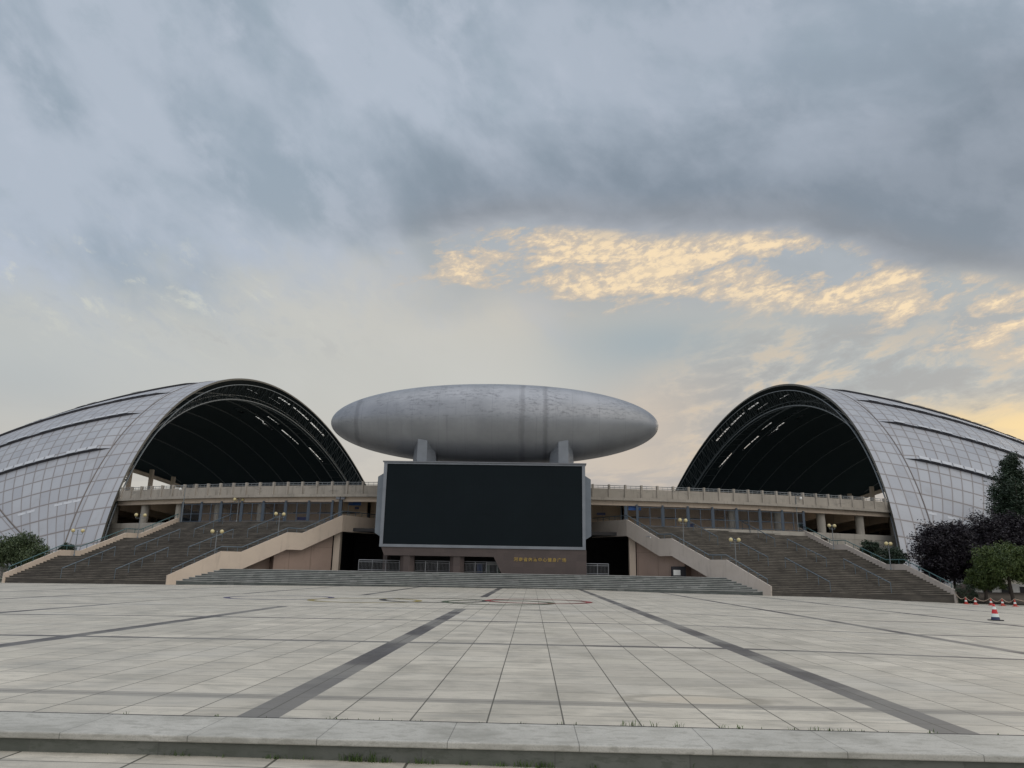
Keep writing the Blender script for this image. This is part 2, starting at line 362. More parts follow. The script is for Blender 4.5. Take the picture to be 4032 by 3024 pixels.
def mat_capsule():
    mt, t, b = newmat('capsule_metal_skin')
    co = t.new('ShaderNodeTexCoord').outputs['Object']; x, y, z = t.sep(co)
    base = t.mix(t.ramp(t.noise(co, .25, 5, .6), .3, .7), (.26, .275, .30), (.33, .345, .375))
    ang = t.math('ARCTAN2', z, y)
    # panel seams round the body, and finer laps along it
    for off, wd, k in ((0.0, .010, .5),):
        s = t.math('LESS_THAN', t.math('FRACT', t.math('DIVIDE', t.math('ADD', x, 40.0), 2.67)), wd); base = t.mix(t.math('MULTIPLY', s, k), base, (.14, .15, .165))
    s = t.math('LESS_THAN', t.math('FRACT', t.math('MULTIPLY', ang, 3.2)), .012); base = t.mix(t.math('MULTIPLY', s, .28), base, (.17, .18, .20))
    v = t.comb(x, t.math('MULTIPLY', ang, 3.0), 0.0)
    gr = t.noise(t.scalev(v, (1.0, 3.6, 1)), 1.5, 12, .76, .1)
    zone = t.ramp(t.noise(t.scalev(v, (.5, .9, 1)), .55, 4, .6), .38, .56)
    msk = t.ramp(t.math('MULTIPLY', z, 1.0), -1.2, .8)
    gr = t.math('MULTIPLY', t.math('MULTIPLY', t.ramp(gr, .47, .62), zone), msk)
    base = t.mix(t.math('MULTIPLY', gr, .62), base, (.10, .105, .12))
    str_ = t.noise(t.scalev(v, (1.5, .10, 1)), 1.3, 6, .6)
    base = t.mix(t.ramp(str_, .55, .72, 0, .38), base, (.17, .175, .19))
    for sx_ in (-13.6, 3.3, 5.6):
        q_ = t.math('ABSOLUTE', t.math('ADD', t.math('SUBTRACT', x, sx_), t.math('MULTIPLY', t.noise(v, 1.3, 6, .6), .5)))
        base = t.mix(t.ramp(q_, .36, .10, 0, .38), base, (.12, .125, .14))
    t.put(b.inputs['Base Color'], base); b.inputs['Metallic'].default_value = .55; b.inputs['Roughness'].default_value = .42
    bump(t, b, t.noise(v, 1.2, 5, .5), .12, .05)
    return mt
M['capsule'] = mat_capsule()
def mat_shell(name, du, dv_, line=.045, uvmix=1.0):
    mt, t, b = newmat(name)
    uv = t.new('ShaderNodeUVMap').outputs[0]; u, v, _ = t.sep(uv)
    co = t.new('ShaderNodeTexCoord').outputs['Object']
    uu = t.math('DIVIDE', u, du); vv = t.math('DIVIDE', v, dv_)
    rnd = t.white(t.comb(t.math('FLOOR', uu), t.math('FLOOR', vv), 0.0))
    base = t.mix(rnd, (.335, .35, .385), (.40, .415, .445))
    base = t.mix(t.ramp(t.noise(co, .12, 6, .6), .42, .7, 0, .45), base, (.34, .345, .37))
    fu = t.math('SUBTRACT', t.math('FRACT', uu), .5); fv = t.math('SUBTRACT', t.math('FRACT', vv), .5)
    # blurry lichen along the joints
    eu = t.ramp(t.math('ABSOLUTE', fu), .32, .5); ev = t.ramp(t.math('ABSOLUTE', fv), .36, .5)
    gr = t.math('MULTIPLY', t.math('MAXIMUM', eu, ev), t.noise(co, .9, 5, .6))
    base = t.mix(t.math('MULTIPLY', gr, .75), base, (.26, .245, .245))
    lu = t.math('GREATER_THAN', t.math('ABSOLUTE', fu), .5-line); lv = t.math('GREATER_THAN', t.math('ABSOLUTE', fv), .5-line)
    l = t.math('MAXIMUM', lu, lv)
    base = t.mix(t.math('MULTIPLY', l, .80), base, (.165, .140, .130))
    base = t.mix(t.ramp(t.noise(t.scalev(co, (1, 1, .3)), .5, 8, .65), .50, .72, 0, .40), base, (.27, .265, .27))
    t.put(b.inputs['Base Color'], base); b.inputs['Roughness'].default_value = .50; b.inputs['Metallic'].default_value = .15
    bump(t, b, l, .4, .05)
    return mt
M['shell'] = mat_shell('roof_panel_skin', 1.36, 2.1, .040)
M['shellcap'] = plain('pale_closing_panel', (.50, .515, .545), .5, .15)
M['shellband'] = mat_shell('roof_edge_skin', 1.0, 2.1, .034)
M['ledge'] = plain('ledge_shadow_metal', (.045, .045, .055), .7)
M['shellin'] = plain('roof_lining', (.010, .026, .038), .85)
M['truss'] = plain('truss_steel', (.13, .155, .175), .5)
M['seam'] = plain('brown_roof_seam', (.14, .12, .11), .7)
M['rib'] = plain('rib_steel', (.075, .095, .11), .6)
M['trim'] = plain('roof_rim_trim', (.095, .09, .075), .6)
M['blue'] = plain('blue_grey_steel', (.07, .095, .13), .5, .2)
M['bluelight'] = plain('blue_rail_paint', (.10, .135, .165), .5, .2)
M['teal'] = plain('teal_rail_paint', (.06, .13, .14), .5, .2)
M['steel'] = plain('brushed_steel', (.33, .34, .36), .35, .7)
M['bluesign'] = plain('blue_sign', (.012, .10, .36), .5)
M['navysign'] = plain('navy_sign', (.012, .018, .09), .5)
M['white'] = plain('white_paint', (.72, .72, .70), .5)
M['globe'] = plain('cream_globe', (.62, .53, .28), .35, 0, .1, 4)
M['pole'] = plain('pole_grey', (.20, .22, .235), .5, .3)
M['gold'] = plain('gold_letters', (.42, .30, .09), .4, .6, .1)
M['black'] = plain('black_rubber', (.02, .02, .025), .7)
M['red'] = plain('cone_red', (.55, .02, .03), .5)
M['orange'] = plain('cone_orange', (.42, .045, .03), .6, 0, .3)
M['navy'] = plain('cone_navy', (.018, .03, .09), .5)
M['reflect'] = plain('cone_white', (.72, .80, .78), .5)
M['glass'] = plain('lamp_glass', (.55, .60, .60), .2)
M['soil'] = plain('soil', (.055, .042, .030), .95, 0, .4, 1.5)
M['ground'] = plain('far_ground', (.10, .11, .08), .95, 0, .3, .2)
M['asphalt'] = plain('asphalt', (.07, .07, .07), .9)
M['bin'] = plain('bin_blue', (.02, .08, .30), .5)
M['bark'] = plain('bark', (.045, .036, .030), .9, 0, .3, 4)
def mat_leaf(name, a, b_, tr=.25):
    mt, t, b = newmat(name)
    g = t.new('ShaderNodeNewGeometry'); rnd = g.outputs['Random Per Island']
    co = t.new('ShaderNodeTexCoord').outputs['Object']
    base = t.mix(rnd, a, b_); base = t.mix(t.ramp(t.noise(co, .8, 3, .5), .35, .65, 0, .5), base, tuple(v*.55 for v in a))
    t.put(b.inputs['Base Color'], base); b.inputs['Roughness'].default_value = .6
    return mt
M['leaf_purple'] = mat_leaf('purple_plum_leaves', (.007, .005, .010), (.015, .009, .018))
M['leaf_green'] = mat_leaf('yellow_green_leaves', (.030, .062, .014), (.090, .125, .024))
M['leaf_dark'] = mat_leaf('dark_green_leaves', (.014, .034, .018), (.035, .062, .030))
M['leaf_willow'] = mat_leaf('willow_leaves', (.035, .065, .025), (.095, .125, .055))
M['grass'] = mat_leaf('joint_grass', (.05, .10, .02), (.12, .19, .05))

# ------------------------------------------------------------------ mesh helper
class MB:
    def __init__(s): s.v = []; s.f = []; s.uv = None
    def add(s, vs, fs):
        o = len(s.v); s.v += [tuple(q) for q in vs]; s.f += [tuple(i+o for i in f) for f in fs]
    def quad(s, a, b, c, d): s.add([a, b, c, d], [(0, 1, 2, 3)])
    def hexa(s, p):      # 8 points, bottom ring then top ring
        s.add(p, [(0, 3, 2, 1), (4, 5, 6, 7), (0, 1, 5, 4), (1, 2, 6, 5), (2, 3, 7, 6), (3, 0, 4, 7)])
    def box(s, x0, x1, y0, y1, z0, z1):
        s.hexa([(x0, y0, z0), (x1, y0, z0), (x1, y1, z0), (x0, y1, z0), (x0, y0, z1), (x1, y0, z1), (x1, y1, z1), (x0, y1, z1)])
    def prism(s, poly, z0, z1):
        n = len(poly)
        zz0 = z0 if isinstance(z0, (list, tuple)) else [z0]*n; zz1 = z1 if isinstance(z1, (list, tuple)) else [z1]*n
        vs = [(p[0], p[1], zz0[i]) for i, p in enumerate(poly)] + [(p[0], p[1], zz1[i]) for i, p in enumerate(poly)]
        fs = [tuple(range(n-1, -1, -1)), tuple(range(n, 2*n))] + [(i, (i+1) % n, n+(i+1) % n, n+i) for i in range(n)]
        s.add(vs, fs)
    def tube(s, a, b, r, n=8, r2=None, cap=True):
        a = Vector(a); b = Vector(b); d = (b-a)
        if d.length < 1e-6: return
        d.normalize(); r2 = r if r2 is None else r2
        u = d.orthogonal().normalized(); v = d.cross(u)
        ring = lambda c, rr: [c + (u*math.cos(2*math.pi*i/n) + v*math.sin(2*math.pi*i/n))*rr for i in range(n)]
        fs = [(i, (i+1) % n, n+(i+1) % n, n+i) for i in range(n)]
        if cap: fs += [tuple(range(n-1, -1, -1)), tuple(range(n, 2*n))]
        s.add(ring(a, r)+ring(b, r2), fs)
    def path(s, pts, r, n=6):
        for a, b in zip(pts, pts[1:]): s.tube(a, b, r, n)
    def sphere(s, c, r, n=14, m_=9, sq=(1, 1, 1)):
        vs = []; fs = []
        for j in range(m_+1):
            t = math.pi*j/m_
            for i in range(n):
                p = 2*math.pi*i/n; vs.append((c[0]+r*sq[0]*math.sin(t)*math.cos(p), c[1]+r*sq[1]*math.sin(t)*math.sin(p), c[2]+r*sq[2]*math.cos(t)))
        for j in range(m_):
            for i in range(n):
                fs.append((j*n+i, (j+1)*n+i, (j+1)*n+(i+1) % n, j*n+(i+1) % n))
        s.add(vs, fs)
    def lathe(s, prof, c=(0, 0, 0), n=20):
        k = len(prof); vs = []; fs = []
        for r, z in prof:
            for i in range(n): vs.append((c[0]+r*math.cos(2*math.pi*i/n), c[1]+r*math.sin(2*math.pi*i/n), c[2]+z))
        for j in range(k-1):
            for i in range(n): fs.append((j*n+i, j*n+(i+1) % n, (j+1)*n+(i+1) % n, (j+1)*n+i))
        s.add(vs, fs)
    def build(s, name, mat, parent=None, smooth=False, origin=None, bevel=0):
        me = bpy.data.meshes.new(name)
        vs = s.v
        if origin is not None: vs = [(v[0]-origin[0], v[1]-origin[1], v[2]-origin[2]) for v in vs]
        me.from_pydata(vs, [], s.f); me.update()
        if s.uv:
            l = me.uv_layers.new(name='UVMap')
            for poly in me.polygons:
                for li, vi in zip(poly.loop_indices, poly.vertices): l.data[li].uv = s.uv[vi]
        for mt in (mat if isinstance(mat, (list, tuple)) else [mat]): me.materials.append(mt)
        if smooth:
            for p in me.polygons: p.use_smooth = True
        o = bpy.data.objects.new(name, me); COL.objects.link(o)
        if origin is not None: o.location = origin
        if parent is not None:
            o.parent = parent
            if origin is None: o.location = [-q for q in parent.location] if parent.rotation_euler[2] == 0 else o.location
            else: o.location = Vector(origin)-parent.location
        if bevel:
            md = o.modifiers.new('bevel', 'BEVEL'); md.width = bevel; md.segments = 2; md.limit_method = 'ANGLE'
        return o
def tag(o, label=None, cat=None, group=None, kind=None):
    if label: o['label'] = label
    if cat: o['category'] = cat
    if group: o['group'] = group
    if kind: o['kind'] = kind
    return o
def empty(name, loc, label=None, cat=None, group=None):
    o = bpy.data.objects.new(name, None); COL.objects.link(o); o.location = loc; o.empty_display_size = .3
    return tag(o, label, cat, group)
def dup_tree(root, loc, rz, label, group=None):
    r = root.copy(); COL.objects.link(r); r.location = loc; r.rotation_euler = (0, 0, rz); r['label'] = label
    if group: r['group'] = group
    for ch in list(root.children):
        c2 = ch.copy(); COL.objects.link(c2); c2.parent = r
        for g in list(ch.children):
            d = g.copy(); COL.objects.link(d); d.parent = c2
    return r
def lerp(a, b, t): return tuple(a[i]+(b[i]-a[i])*t for i in range(len(a)))

# ------------------------------------------------------------------ ground, plaza
ZX = [(-400, -.62), (-60, -.42), (-48, -.35), (-20, -.09), (-10, -.02), (0, 0), (4.6, 0), (11.4, -.14), (18.4, -.20), (25.5, -.26), (37, -.60), (60, -.75), (400, -.9)]
def zp(x):
    for (a, za), (b, zb) in zip(ZX, ZX[1:]):
        if x <= b:
            t = (x-a)/(b-a); return za+(zb-za)*t
    return ZX[-1][1]
def zpl(x, y):      # the plaza is level at its front step and falls away to both sides farther back
    k = min(1, max(0, (y-8)/10)); return zp(x)*k
g = MB(); g.quad((-1500, -1500, -1.6), (1500, -1500, -1.6), (1500, 1500, -1.6), (-1500, 1500, -1.6))
tag(g.build('ground', M['ground']), kind='structure')
g = MB(); xs = sorted(set([-90, -70, -60, -54, -48, -40, -30, -20, -15, -10, -5, 0, 2, 4.6, 7, 9, 11.4, 14, 18.4, 22, 25.5, 29, 33, 37, 41, 46, 60, 90])); ys = [8.07, 9, 10, 12, 14, 16, 18, 22, 30, 40, 50, 60, 66, 70, 74]
vs = [(x, y, zpl(x, y)) for y in ys for x in xs]; n = len(xs)
g.add(vs, [(j*n+i, j*n+i+1, (j+1)*n+i+1, (j+1)*n+i) for j in range(len(ys)-1) for i in range(n-1)])
plaza = tag(g.build('plaza', M['plaza'], smooth=True), kind='structure')
g = MB(); g.box(-90, 90, 7.17, 8.066, -.055, .003)
cop = g.build('coping', M['coping'], plaza, bevel=.012)
g = MB(); g.box(-90, 90, 8.052, 8.078, -.02, .0045); g.build('joint', M['black'], plaza)
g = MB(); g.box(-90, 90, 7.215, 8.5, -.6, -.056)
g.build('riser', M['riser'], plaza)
g = MB(); lx_ = [(-90, -.172), (-3, -.172), (5, -.232), (90, -.232)]
for (xa, za), (xb, zb) in zip(lx_, lx_[1:]): g.quad((xa, -40, za), (xb, -40, zb), (xb, 7.5, zb), (xa, 7.5, za))
tag(g.build('pavement', M['lower']), kind='structure')
# five interlaced rings set in the paving
for cx_, cy_, col, nm in ((-13.0, 39.3, (.045, .04, .10), 'blue'), (-9.0+.9, 37.2, (.25, .20, .06), 'yellow'), (-4.9, 38.6, (.02, .02, .022), 'black'), (-1.6, 37.2, (.05, .075, .035), 'green'), (.35, 39.3, (.22, .03, .03), 'red')):
    g = MB(); K = 72; r1, r2 = 2.76, 2.44
    for i in range(K):
        a0, a1 = 2*math.pi*i/K, 2*math.pi*(i+1)/K
        q = [(cx_+r*math.cos(a), cy_+r*math.sin(a)) for r, a in ((r2, a0), (r1, a0), (r1, a1), (r2, a1))]
        lift = {'blue': .004, 'yellow': .008, 'black': .012, 'green': .016, 'red': .020}[nm]
        g.quad(*[(x, y, zpl(x, y)+lift) for x, y in q])
    o = g.build('ring_inlay', plain(nm+'_ring_stone', col, .6, 0, .35, .6), plaza); o['label'] = nm+' stone ring inlaid in the paving'

# ------------------------------------------------------------------ stadium ring (circle)
RC = (-4.17, 178.0)
def rp(a, rad, z=0.): a = R(a); return Vector((RC[0]+rad*math.sin(a), RC[1]-rad*math.cos(a), z))
def arc_wall(g, a0, a1, r_in, r_out, z0, z1, step=1.0):
    k = max(1, int(round((a1-a0)/step)))
    for i in range(k):
        p, q = a0+(a1-a0)*i/k, a0+(a1-a0)*(i+1)/k
        g.hexa([rp(p, r_out, z0), rp(q, r_out, z0), rp(q, r_in, z0), rp(p, r_in, z0), rp(p, r_out, z1), rp(q, r_out, z1), rp(q, r_in, z1), rp(p, r_in, z1)])
stand = empty('stadium_stand', (RC[0], RC[1], 0), 'ring-shaped concrete stadium stand with weathered balustrade and columns behind the screen', 'stadium')
def sb(g, name, mat, **k): return g.build(name, M[mat], stand, **k)
g = MB(); arc_wall(g, -90, 90, 100.25, 100.45, 9.16, 10.10, 1); arc_wall(g, 90, 270, 100.25, 100.45, 9.16, 10.10, 3); sb(g, 'balustrade_wall', 'parapet')
g = MB(); arc_wall(g, -180, 180, 90, 100.75, 8.86, 9.155, 2); sb(g, 'deck_slab', 'parapet')
g = MB(); arc_wall(g, -90, 90, 99.6, 100.2, 8.38, 8.857, 2); sb(g, 'ring_beam', 'pink')
g = MB()
for z in (10.22, 10.42): g.path([rp(a, 100.35, z) for a in range(-60, 61, 1)], .035, 5)
for a in range(-60, 60, 1):
    for k in (.33, .67): g.tube(rp(a+k, 100.35, 10.08), rp(a+k, 100.35, 10.42), .02, 4)
sb(g, 'rail', 'pole')
for a in range(-42, 43):
    p0 = rp(a, 100.60, 0); u = (rp(a+.1, 100.6)-rp(a-.1, 100.6)).normalized(); v = Vector((-u.y, u.x, 0))
    g = MB(); h = .095
    b0 = [p0-u*h+v*.02, p0+u*h+v*.02, p0+u*h+v*.32, p0-u*h+v*.32]
    t0 = [p0-u*h+v*.06, p0+u*h+v*.06, p0+u*h+v*.42, p0-u*h+v*.42]
    g.hexa([(*q.xy, 9.158) for q in b0]+[(*q.xy, 10.52) for q in t0])
    g.build('balustrade_post', M['parapet'], stand)
for k in range(0, 12):
    for s in (-1, 1):
        a = s*(15.2+3.35*k)
        g = MB(); c0 = rp(a, 99.2); g.lathe([(.46, 6.2), (.46, 8.379), (.0, 8.379)], (c0.x, c0.y, 0), 20)
        if k > 4: g = MB(); g.lathe([(.46, -1.), (.46, 8.379), (.0, 8.379)], (c0.x, c0.y, 0), 14)
        g.build('column', M['concrete'], stand, smooth=False)
g = MB(); arc_wall(g, -60, -8.9, 70, 100.6, 5.6, 6.2, 2); arc_wall(g, 8.1, 60, 70, 100.6, 5.6, 6.2, 2); arc_wall(g, -8.9, 8.1, 70, 95.6, 5.6, 6.2, 2); sb(g, 'concourse_floor', 'concrete')
for a0, a1 in ((21.6, 60), (-60, -21.6)): g = MB(); arc_wall(g, a0, a1, 99.9, 100.58, -1.2, 5.59, 2); sb(g, 'plinth_wall', 'concrete')
for a0, a1, r_ in ((-21.5, -8.5, 96.5), (8.5, 21.3, 96.5), (-8.49, 8.49, 95.5)): g = MB(); arc_wall(g, a0, a1, r_-.2, r_, 6.203, 8.857, 1); sb(g, 'back_wall', 'inner_wall')
for s_ in (-1, 1):
    for a in (9.6, 11.4, 13.2, 15.0, 16.8, 18.4):
        g = MB(); arc_wall(g, s_*a-.62, s_*a+.62, 96.51, 96.56, 7.40, 7.55, .6); sb(g, 'window', 'void')
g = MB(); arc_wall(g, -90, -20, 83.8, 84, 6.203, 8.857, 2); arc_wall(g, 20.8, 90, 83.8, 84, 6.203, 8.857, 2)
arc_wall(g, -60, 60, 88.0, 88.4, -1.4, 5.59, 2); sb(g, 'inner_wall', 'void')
for s in (-1, 1):
    for k in range(7):
        a = s*(15.2+3.35*k); p = rp(a, 98.7); q = rp(a, 90.0); u = (rp(a+.1, 98)-rp(a-.1, 98)).normalized()*.25
        g = MB(); g.hexa([p-u+Vector((0, 0, 8.0)), p+u+Vector((0, 0, 8.0)), q+u+Vector((0, 0, 6.9)), q-u+Vector((0, 0, 6.9)), p-u+Vector((0, 0, 8.85)), p+u+Vector((0, 0, 8.85)), q+u+Vector((0, 0, 8.85)), q-u+Vector((0, 0, 8.85))]); sb(g, 'raking_beam', 'inner_wall')
g = MB()      # seating bowl falling towards the field
K = 90
for i in range(K):
    a0, a1 = 360*i/K, 360*(i+1)/K
    g.quad(rp(a0, 90, 9.1), rp(a1, 90, 9.1), rp(a1, 60, -.5), rp(a0, 60, -.5))
sb(g, 'seating_bowl', 'bowl')

# ------------------------------------------------------------------ shell roofs
EC = Vector((-38.55, 178.35, -19.28)); EA = (104.36, 102.53, 62.4)
def ES(v, th, off=0.):
    cv, sv, ct, st = math.cos(v), math.sin(v), math.cos(th), math.sin(th)
    p = Vector((-EA[0]*cv*ct, EA[1]*sv, EA[2]*cv*st))
    nrm = Vector((p.x/EA[0]**2, p.y/EA[1]**2, p.z/EA[2]**2)).normalized()
    return EC+p+nrm*off
def solve(fn, v, lo, hi, off=0.):
    a, b = lo, hi; fa = fn(ES(v, a, off)); fb = fn(ES(v, b, off))
    if fa*fb > 0: return None
    for _ in range(40):
        m_ = (a+b)/2; fm = fn(ES(v, m_, off))
        if fa*fm <= 0: b = m_
        else: a, fa = m_, fm
    return (a+b)/2
rimf = lambda d: (lambda p: p.x+47.58+.265*p.z+d)
lowf = lambda d: (lambda p: p.z-(1.6+d-.52*(p.x+59.1)))
grdf = lambda p: p.z+1.6
def limits(v, d_rim=0., d_low=0., off=0.):
    t1 = solve(rimf(d_rim), v, R(2), R(110), off)
    tl = solve(lowf(d_low), v, R(2), R(100), off)
    tg = solve(grdf, v, R(-5), R(100), off)
    if t1 is None: return None
    lo = max(x for x in (tl if tl is not None else R(2), tg if tg is not None else R(2)))
    return (lo, t1) if lo < t1 else None
VM = 76.0
while limits(R(-VM)) is None: VM -= .1
LED = [-61.8, -53.4, -45.0, -36.9, -28.6, -20.2, -12.0, -4.0]
LED = LED + [-x for x in LED[::-1]]
SLITS = [(77.0, -3.6, 1.7), (77.0, 3, 10), (77.0, 11, 18.2), (75.4, -12, -6), (75.8, -4, 2), (73.9, -11.4, -7.8), (71.8, 12.5, 19.6), (72.9, 20.8, 28), (71.5, -3, 2.7), (72.3, 5.5, 11), (70.1, -1, 2), (70.9, 4.7, 7.6), (70.6, 8.0, 11.7)]
def build_roof(label, right, gap_seed):
    sgn = -1 if right else 1
    ax = -4.165
    fx = (lambda p: Vector((2*ax-p.x, p.y, p.z))) if right else (lambda p: p)
    root = empty('stadium_roof', fx(Vector((-60, 90, 0))), label, 'stadium roof', 'curved shell roofs over the stands')
    def put(mb, name, mat, **k):
        mb.v = [tuple(fx(Vector(q))) for q in mb.v]
        if right: mb.f = [tuple(reversed(f)) for f in mb.f]
        return mb.build(name, M[mat], root, **k)
    rnd = random.Random(gap_seed)
    def slit(lat, thd):
        for t_, l0, l1 in SLITS:
            if l0 <= lat <= l1 and abs(thd-t_) < .14: return True
        return False
    BW = 4.3
    # main panels between ledges
    main = MB(); main.uv = []; led = MB(); capm = MB()
    bounds = [-VM]+[l for l in LED if abs(l) < VM]+[VM]
    openings = {}
    NT_ = 240
    for a, b in zip(bounds, bounds[1:]):
        k = max(2, int((b-a)/1.2)); rows = [a+(b-a)*i/k for i in range(k+1)]
        prev = None
        for i, lat in enumerate(rows):
            fr_ = i/k
            if a < -5 and a > -60: off = .44*(1-fr_)
            elif b > 5 and b < 60: off = .44*fr_
            elif a > -5 and b < 5: off = .44
            else: off = 0.05
            v = R(lat); L = limits(v); B = limits(v, BW, 2.9)
            if L is None or B is None: prev = None; continue
            th = [B[0]+(B[1]-B[0])*j/NT_ for j in range(NT_+1)]
            idx = len(main.v)
            main.v += [tuple(ES(v, t, .10+max(0, off-.10)*min(1, (B[1]-t)/R(1.8)))) for t in th]; main.uv += [(math.degrees(t), lat+200-.2) for t in th]
            if prev is not None:
                main.f += [(prev+j, idx+j, idx+j+1, prev+j+1)[::-1] for j in range(NT_) if not slit(lat-.6, math.degrees(th[j]))]
            prev = idx
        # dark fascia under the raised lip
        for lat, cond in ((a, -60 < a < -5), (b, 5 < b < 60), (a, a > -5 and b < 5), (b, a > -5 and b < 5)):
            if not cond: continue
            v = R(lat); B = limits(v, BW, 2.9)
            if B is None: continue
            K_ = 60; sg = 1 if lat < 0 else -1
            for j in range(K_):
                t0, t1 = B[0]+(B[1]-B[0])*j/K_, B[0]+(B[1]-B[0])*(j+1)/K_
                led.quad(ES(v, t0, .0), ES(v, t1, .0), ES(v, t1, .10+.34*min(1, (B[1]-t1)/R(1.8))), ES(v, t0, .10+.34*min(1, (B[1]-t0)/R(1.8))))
        # row of paler closing panels along the lip
        for lat in (a, b):
            if abs(lat) > VM-.1 or (lat == b and b < 0) or (lat == a and a > 0): continue
            sg = 1 if lat < 0 else -1; B = limits(R(lat), BW, 2.9); B2 = limits(R(lat+sg*.5), BW, 2.9)
            if B is None or B2 is None: continue
            o_ = .50 if abs(lat) < 60 else .09
            t = B[1]-R(.1) if abs(lat) > 60 else B[1]-R(1.8)
            while t > B[0]+R(1.4):
                if rnd.random() < (.85 if abs(lat) < 60 else .6) and (abs(lat) > 30 or math.degrees(t) < 69):
                    capm.quad(ES(R(lat-sg*.02), t-R(1.20), o_+.03), ES(R(lat-sg*.02), t, o_+.03), ES(R(lat+sg*.62), t, o_-.01), ES(R(lat+sg*.62), t-R(1.20), o_-.01))
                t -= R(1.36)
    put(main, 'roof_panels', 'shell', smooth=False); put(led, 'ledge', 'ledge'); put(capm, 'closing_panels', 'shellcap')
    # rim band and lower band
    for nm, which in (('rim_band', 1), ('lower_band', 0)):
        bd = MB(); bd.uv = []; prev = None; NB = 20
        lats = [-VM+2*VM*i/160 for i in range(161)]
        for lat in lats:
            v = R(lat); L = limits(v, 0, 0, .10); B = limits(v, BW+.15, 3.05, .10)
            if L is None: prev = None; continue
            if B is None: m_ = (L[0]+L[1])/2; B = (m_, m_)
            a_, b_ = (B[1], L[1]) if which else (L[0], B[0])
            idx = len(bd.v)
            for j in range(NB+1):
                bd.v.append(tuple(ES(v, a_+(b_-a_)*j/NB, .12))); bd.uv.append((3.0*j/NB+.5, lat+200-.2))
            if prev is not None: bd.f += [(prev+j, idx+j, idx+j+1, prev+j+1)[::-1] for j in range(NB) if not (which and slit(lat-.5, math.degrees(a_+(b_-a_)*(j+.5)/NB)))]
            prev = idx
        put(bd, nm, 'shellband')
    for dd, ll, hi in ((BW, 2.9, 1), (BW, 2.9, 0)):
        g = MB(); pts = []
        for i_ in range(161):
            B = limits(R(-VM+2*VM*i_/160), dd, ll)
            if B: pts.append(ES(R(-VM+2*VM*i_/160), B[hi], .12))
        g.path(pts, .085, 5); put(g, 'edge_seam', 'seam')
    # lining, with slots of daylight left under some lips of the far half
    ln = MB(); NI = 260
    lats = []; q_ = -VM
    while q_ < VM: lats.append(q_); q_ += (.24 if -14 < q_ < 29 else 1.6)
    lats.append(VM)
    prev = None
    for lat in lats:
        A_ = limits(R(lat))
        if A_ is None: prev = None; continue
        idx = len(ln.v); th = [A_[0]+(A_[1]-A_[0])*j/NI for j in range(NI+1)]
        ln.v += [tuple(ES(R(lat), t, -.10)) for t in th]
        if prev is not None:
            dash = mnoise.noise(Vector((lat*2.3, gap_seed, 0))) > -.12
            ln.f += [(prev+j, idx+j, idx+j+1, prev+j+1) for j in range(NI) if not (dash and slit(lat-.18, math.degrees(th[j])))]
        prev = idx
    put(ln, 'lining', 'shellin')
    # trim closing the edge between skin and lining
    tr = MB()
    lats = [-VM+2*VM*i/200 for i in range(201)]
    prev = None
    for lat in lats:
        L = limits(R(lat), 0, 0, .1)
        if L is None: prev = None; continue
        cur = (ES(R(lat), L[1], .14), ES(R(lat), L[1], -.20), ES(R(lat), L[0], .16), ES(R(lat), L[0], -.40))
        if prev: tr.quad(prev[0], cur[0], cur[1], prev[1]); tr.quad(prev[2], prev[3], cur[3], cur[2])
        prev = cur
    put(tr, 'rim_trim', 'trim')
    # edge truss behind the opening
    def curve(d, off, k=150, lim=VM-2.2):
        out = []
        for i in range(k+1):
            lat = -lim+2*lim*i/k
            L = limits(R(lat), d, 0, off)
            if L: out.append(ES(R(lat), L[1], off))
        return out
    g = MB(); g.path(curve(.5, -1.1), .09, 5); put(g, 'outer_chord', 'truss')
    g = MB(); g.path(curve(4.2, -3.6), .17, 5); g.path(curve(5.0, -3.6), .10, 5); g.path(curve(4.2, -2.7), .07, 4); put(g, 'catwalk', 'truss')
    g = MB(); g.path(curve(9.0, -1.6), .16, 5); put(g, 'inner_chord', 'truss')
    A_, B_, C_ = curve(.5, -1.1, 104), curve(4.2, -3.6, 104), curve(9.0, -1.6, 104)
    g = MB()
    nn = min(len(A_), len(B_), len(C_))
    for i in range(nn-1):
        g.tube(A_[i], B_[i], .07, 4)
        g.tube(A_[i+1] if i % 2 else A_[i], B_[i] if i % 2 else B_[i+1], .06, 4)
        if i % 2: g.tube(B_[i], C_[i], .05, 4)
    put(g, 'truss_web', 'truss')
    for d_ in (13, 18, 24, 31, 39, 48, 58):
        g = MB(); g.path(curve(d_, -.9, 60, VM-4), .13, 5); put(g, 'rib', 'rib')
    # props between the stand and the roof's outer edge
    for a in range(40, 141, 5):
        p = rp(-a, 99.8)
        best = None
        for i in range(200):
            lat = -VM+2*VM*i/199; L = limits(R(lat))
            if not L: continue
            q = ES(R(lat), L[0], -.4)
            d = (q.xy-p.xy).length
            if best is None or d < best[0]: best = (d, q)
        if best and best[1].z > 10.5:
            g = MB(); q = best[1]; g.box(p.x-.45, p.x+.45, p.y-.45, p.y+.45, 9.156, q.z+.0)
            put(g, 'prop', 'pink')
    g = MB(); pts = []
    for i in range(200):
        lat = -VM+2*VM*i/199; L = limits(R(lat))
        if L:
            q = ES(R(lat), L[0], -1.0)
            if q.z > 9.5: pts.append(q)
    for p, q in zip(pts, pts[1:]):
        g.hexa([p+Vector((0, 0, -.6)), q+Vector((0, 0, -.6)), q+Vector((.5, 0, -.6)), p+Vector((.5, 0, -.6)), p+Vector((0, 0, .3)), q+Vector((0, 0, .3)), q+Vector((.5, 0, .3)), p+Vector((.5, 0, .3))])
    put(g, 'edge_beam', 'pink')
    return root
build_roof('silver panelled shell roof arching over the stand left of the screen', False, 3)
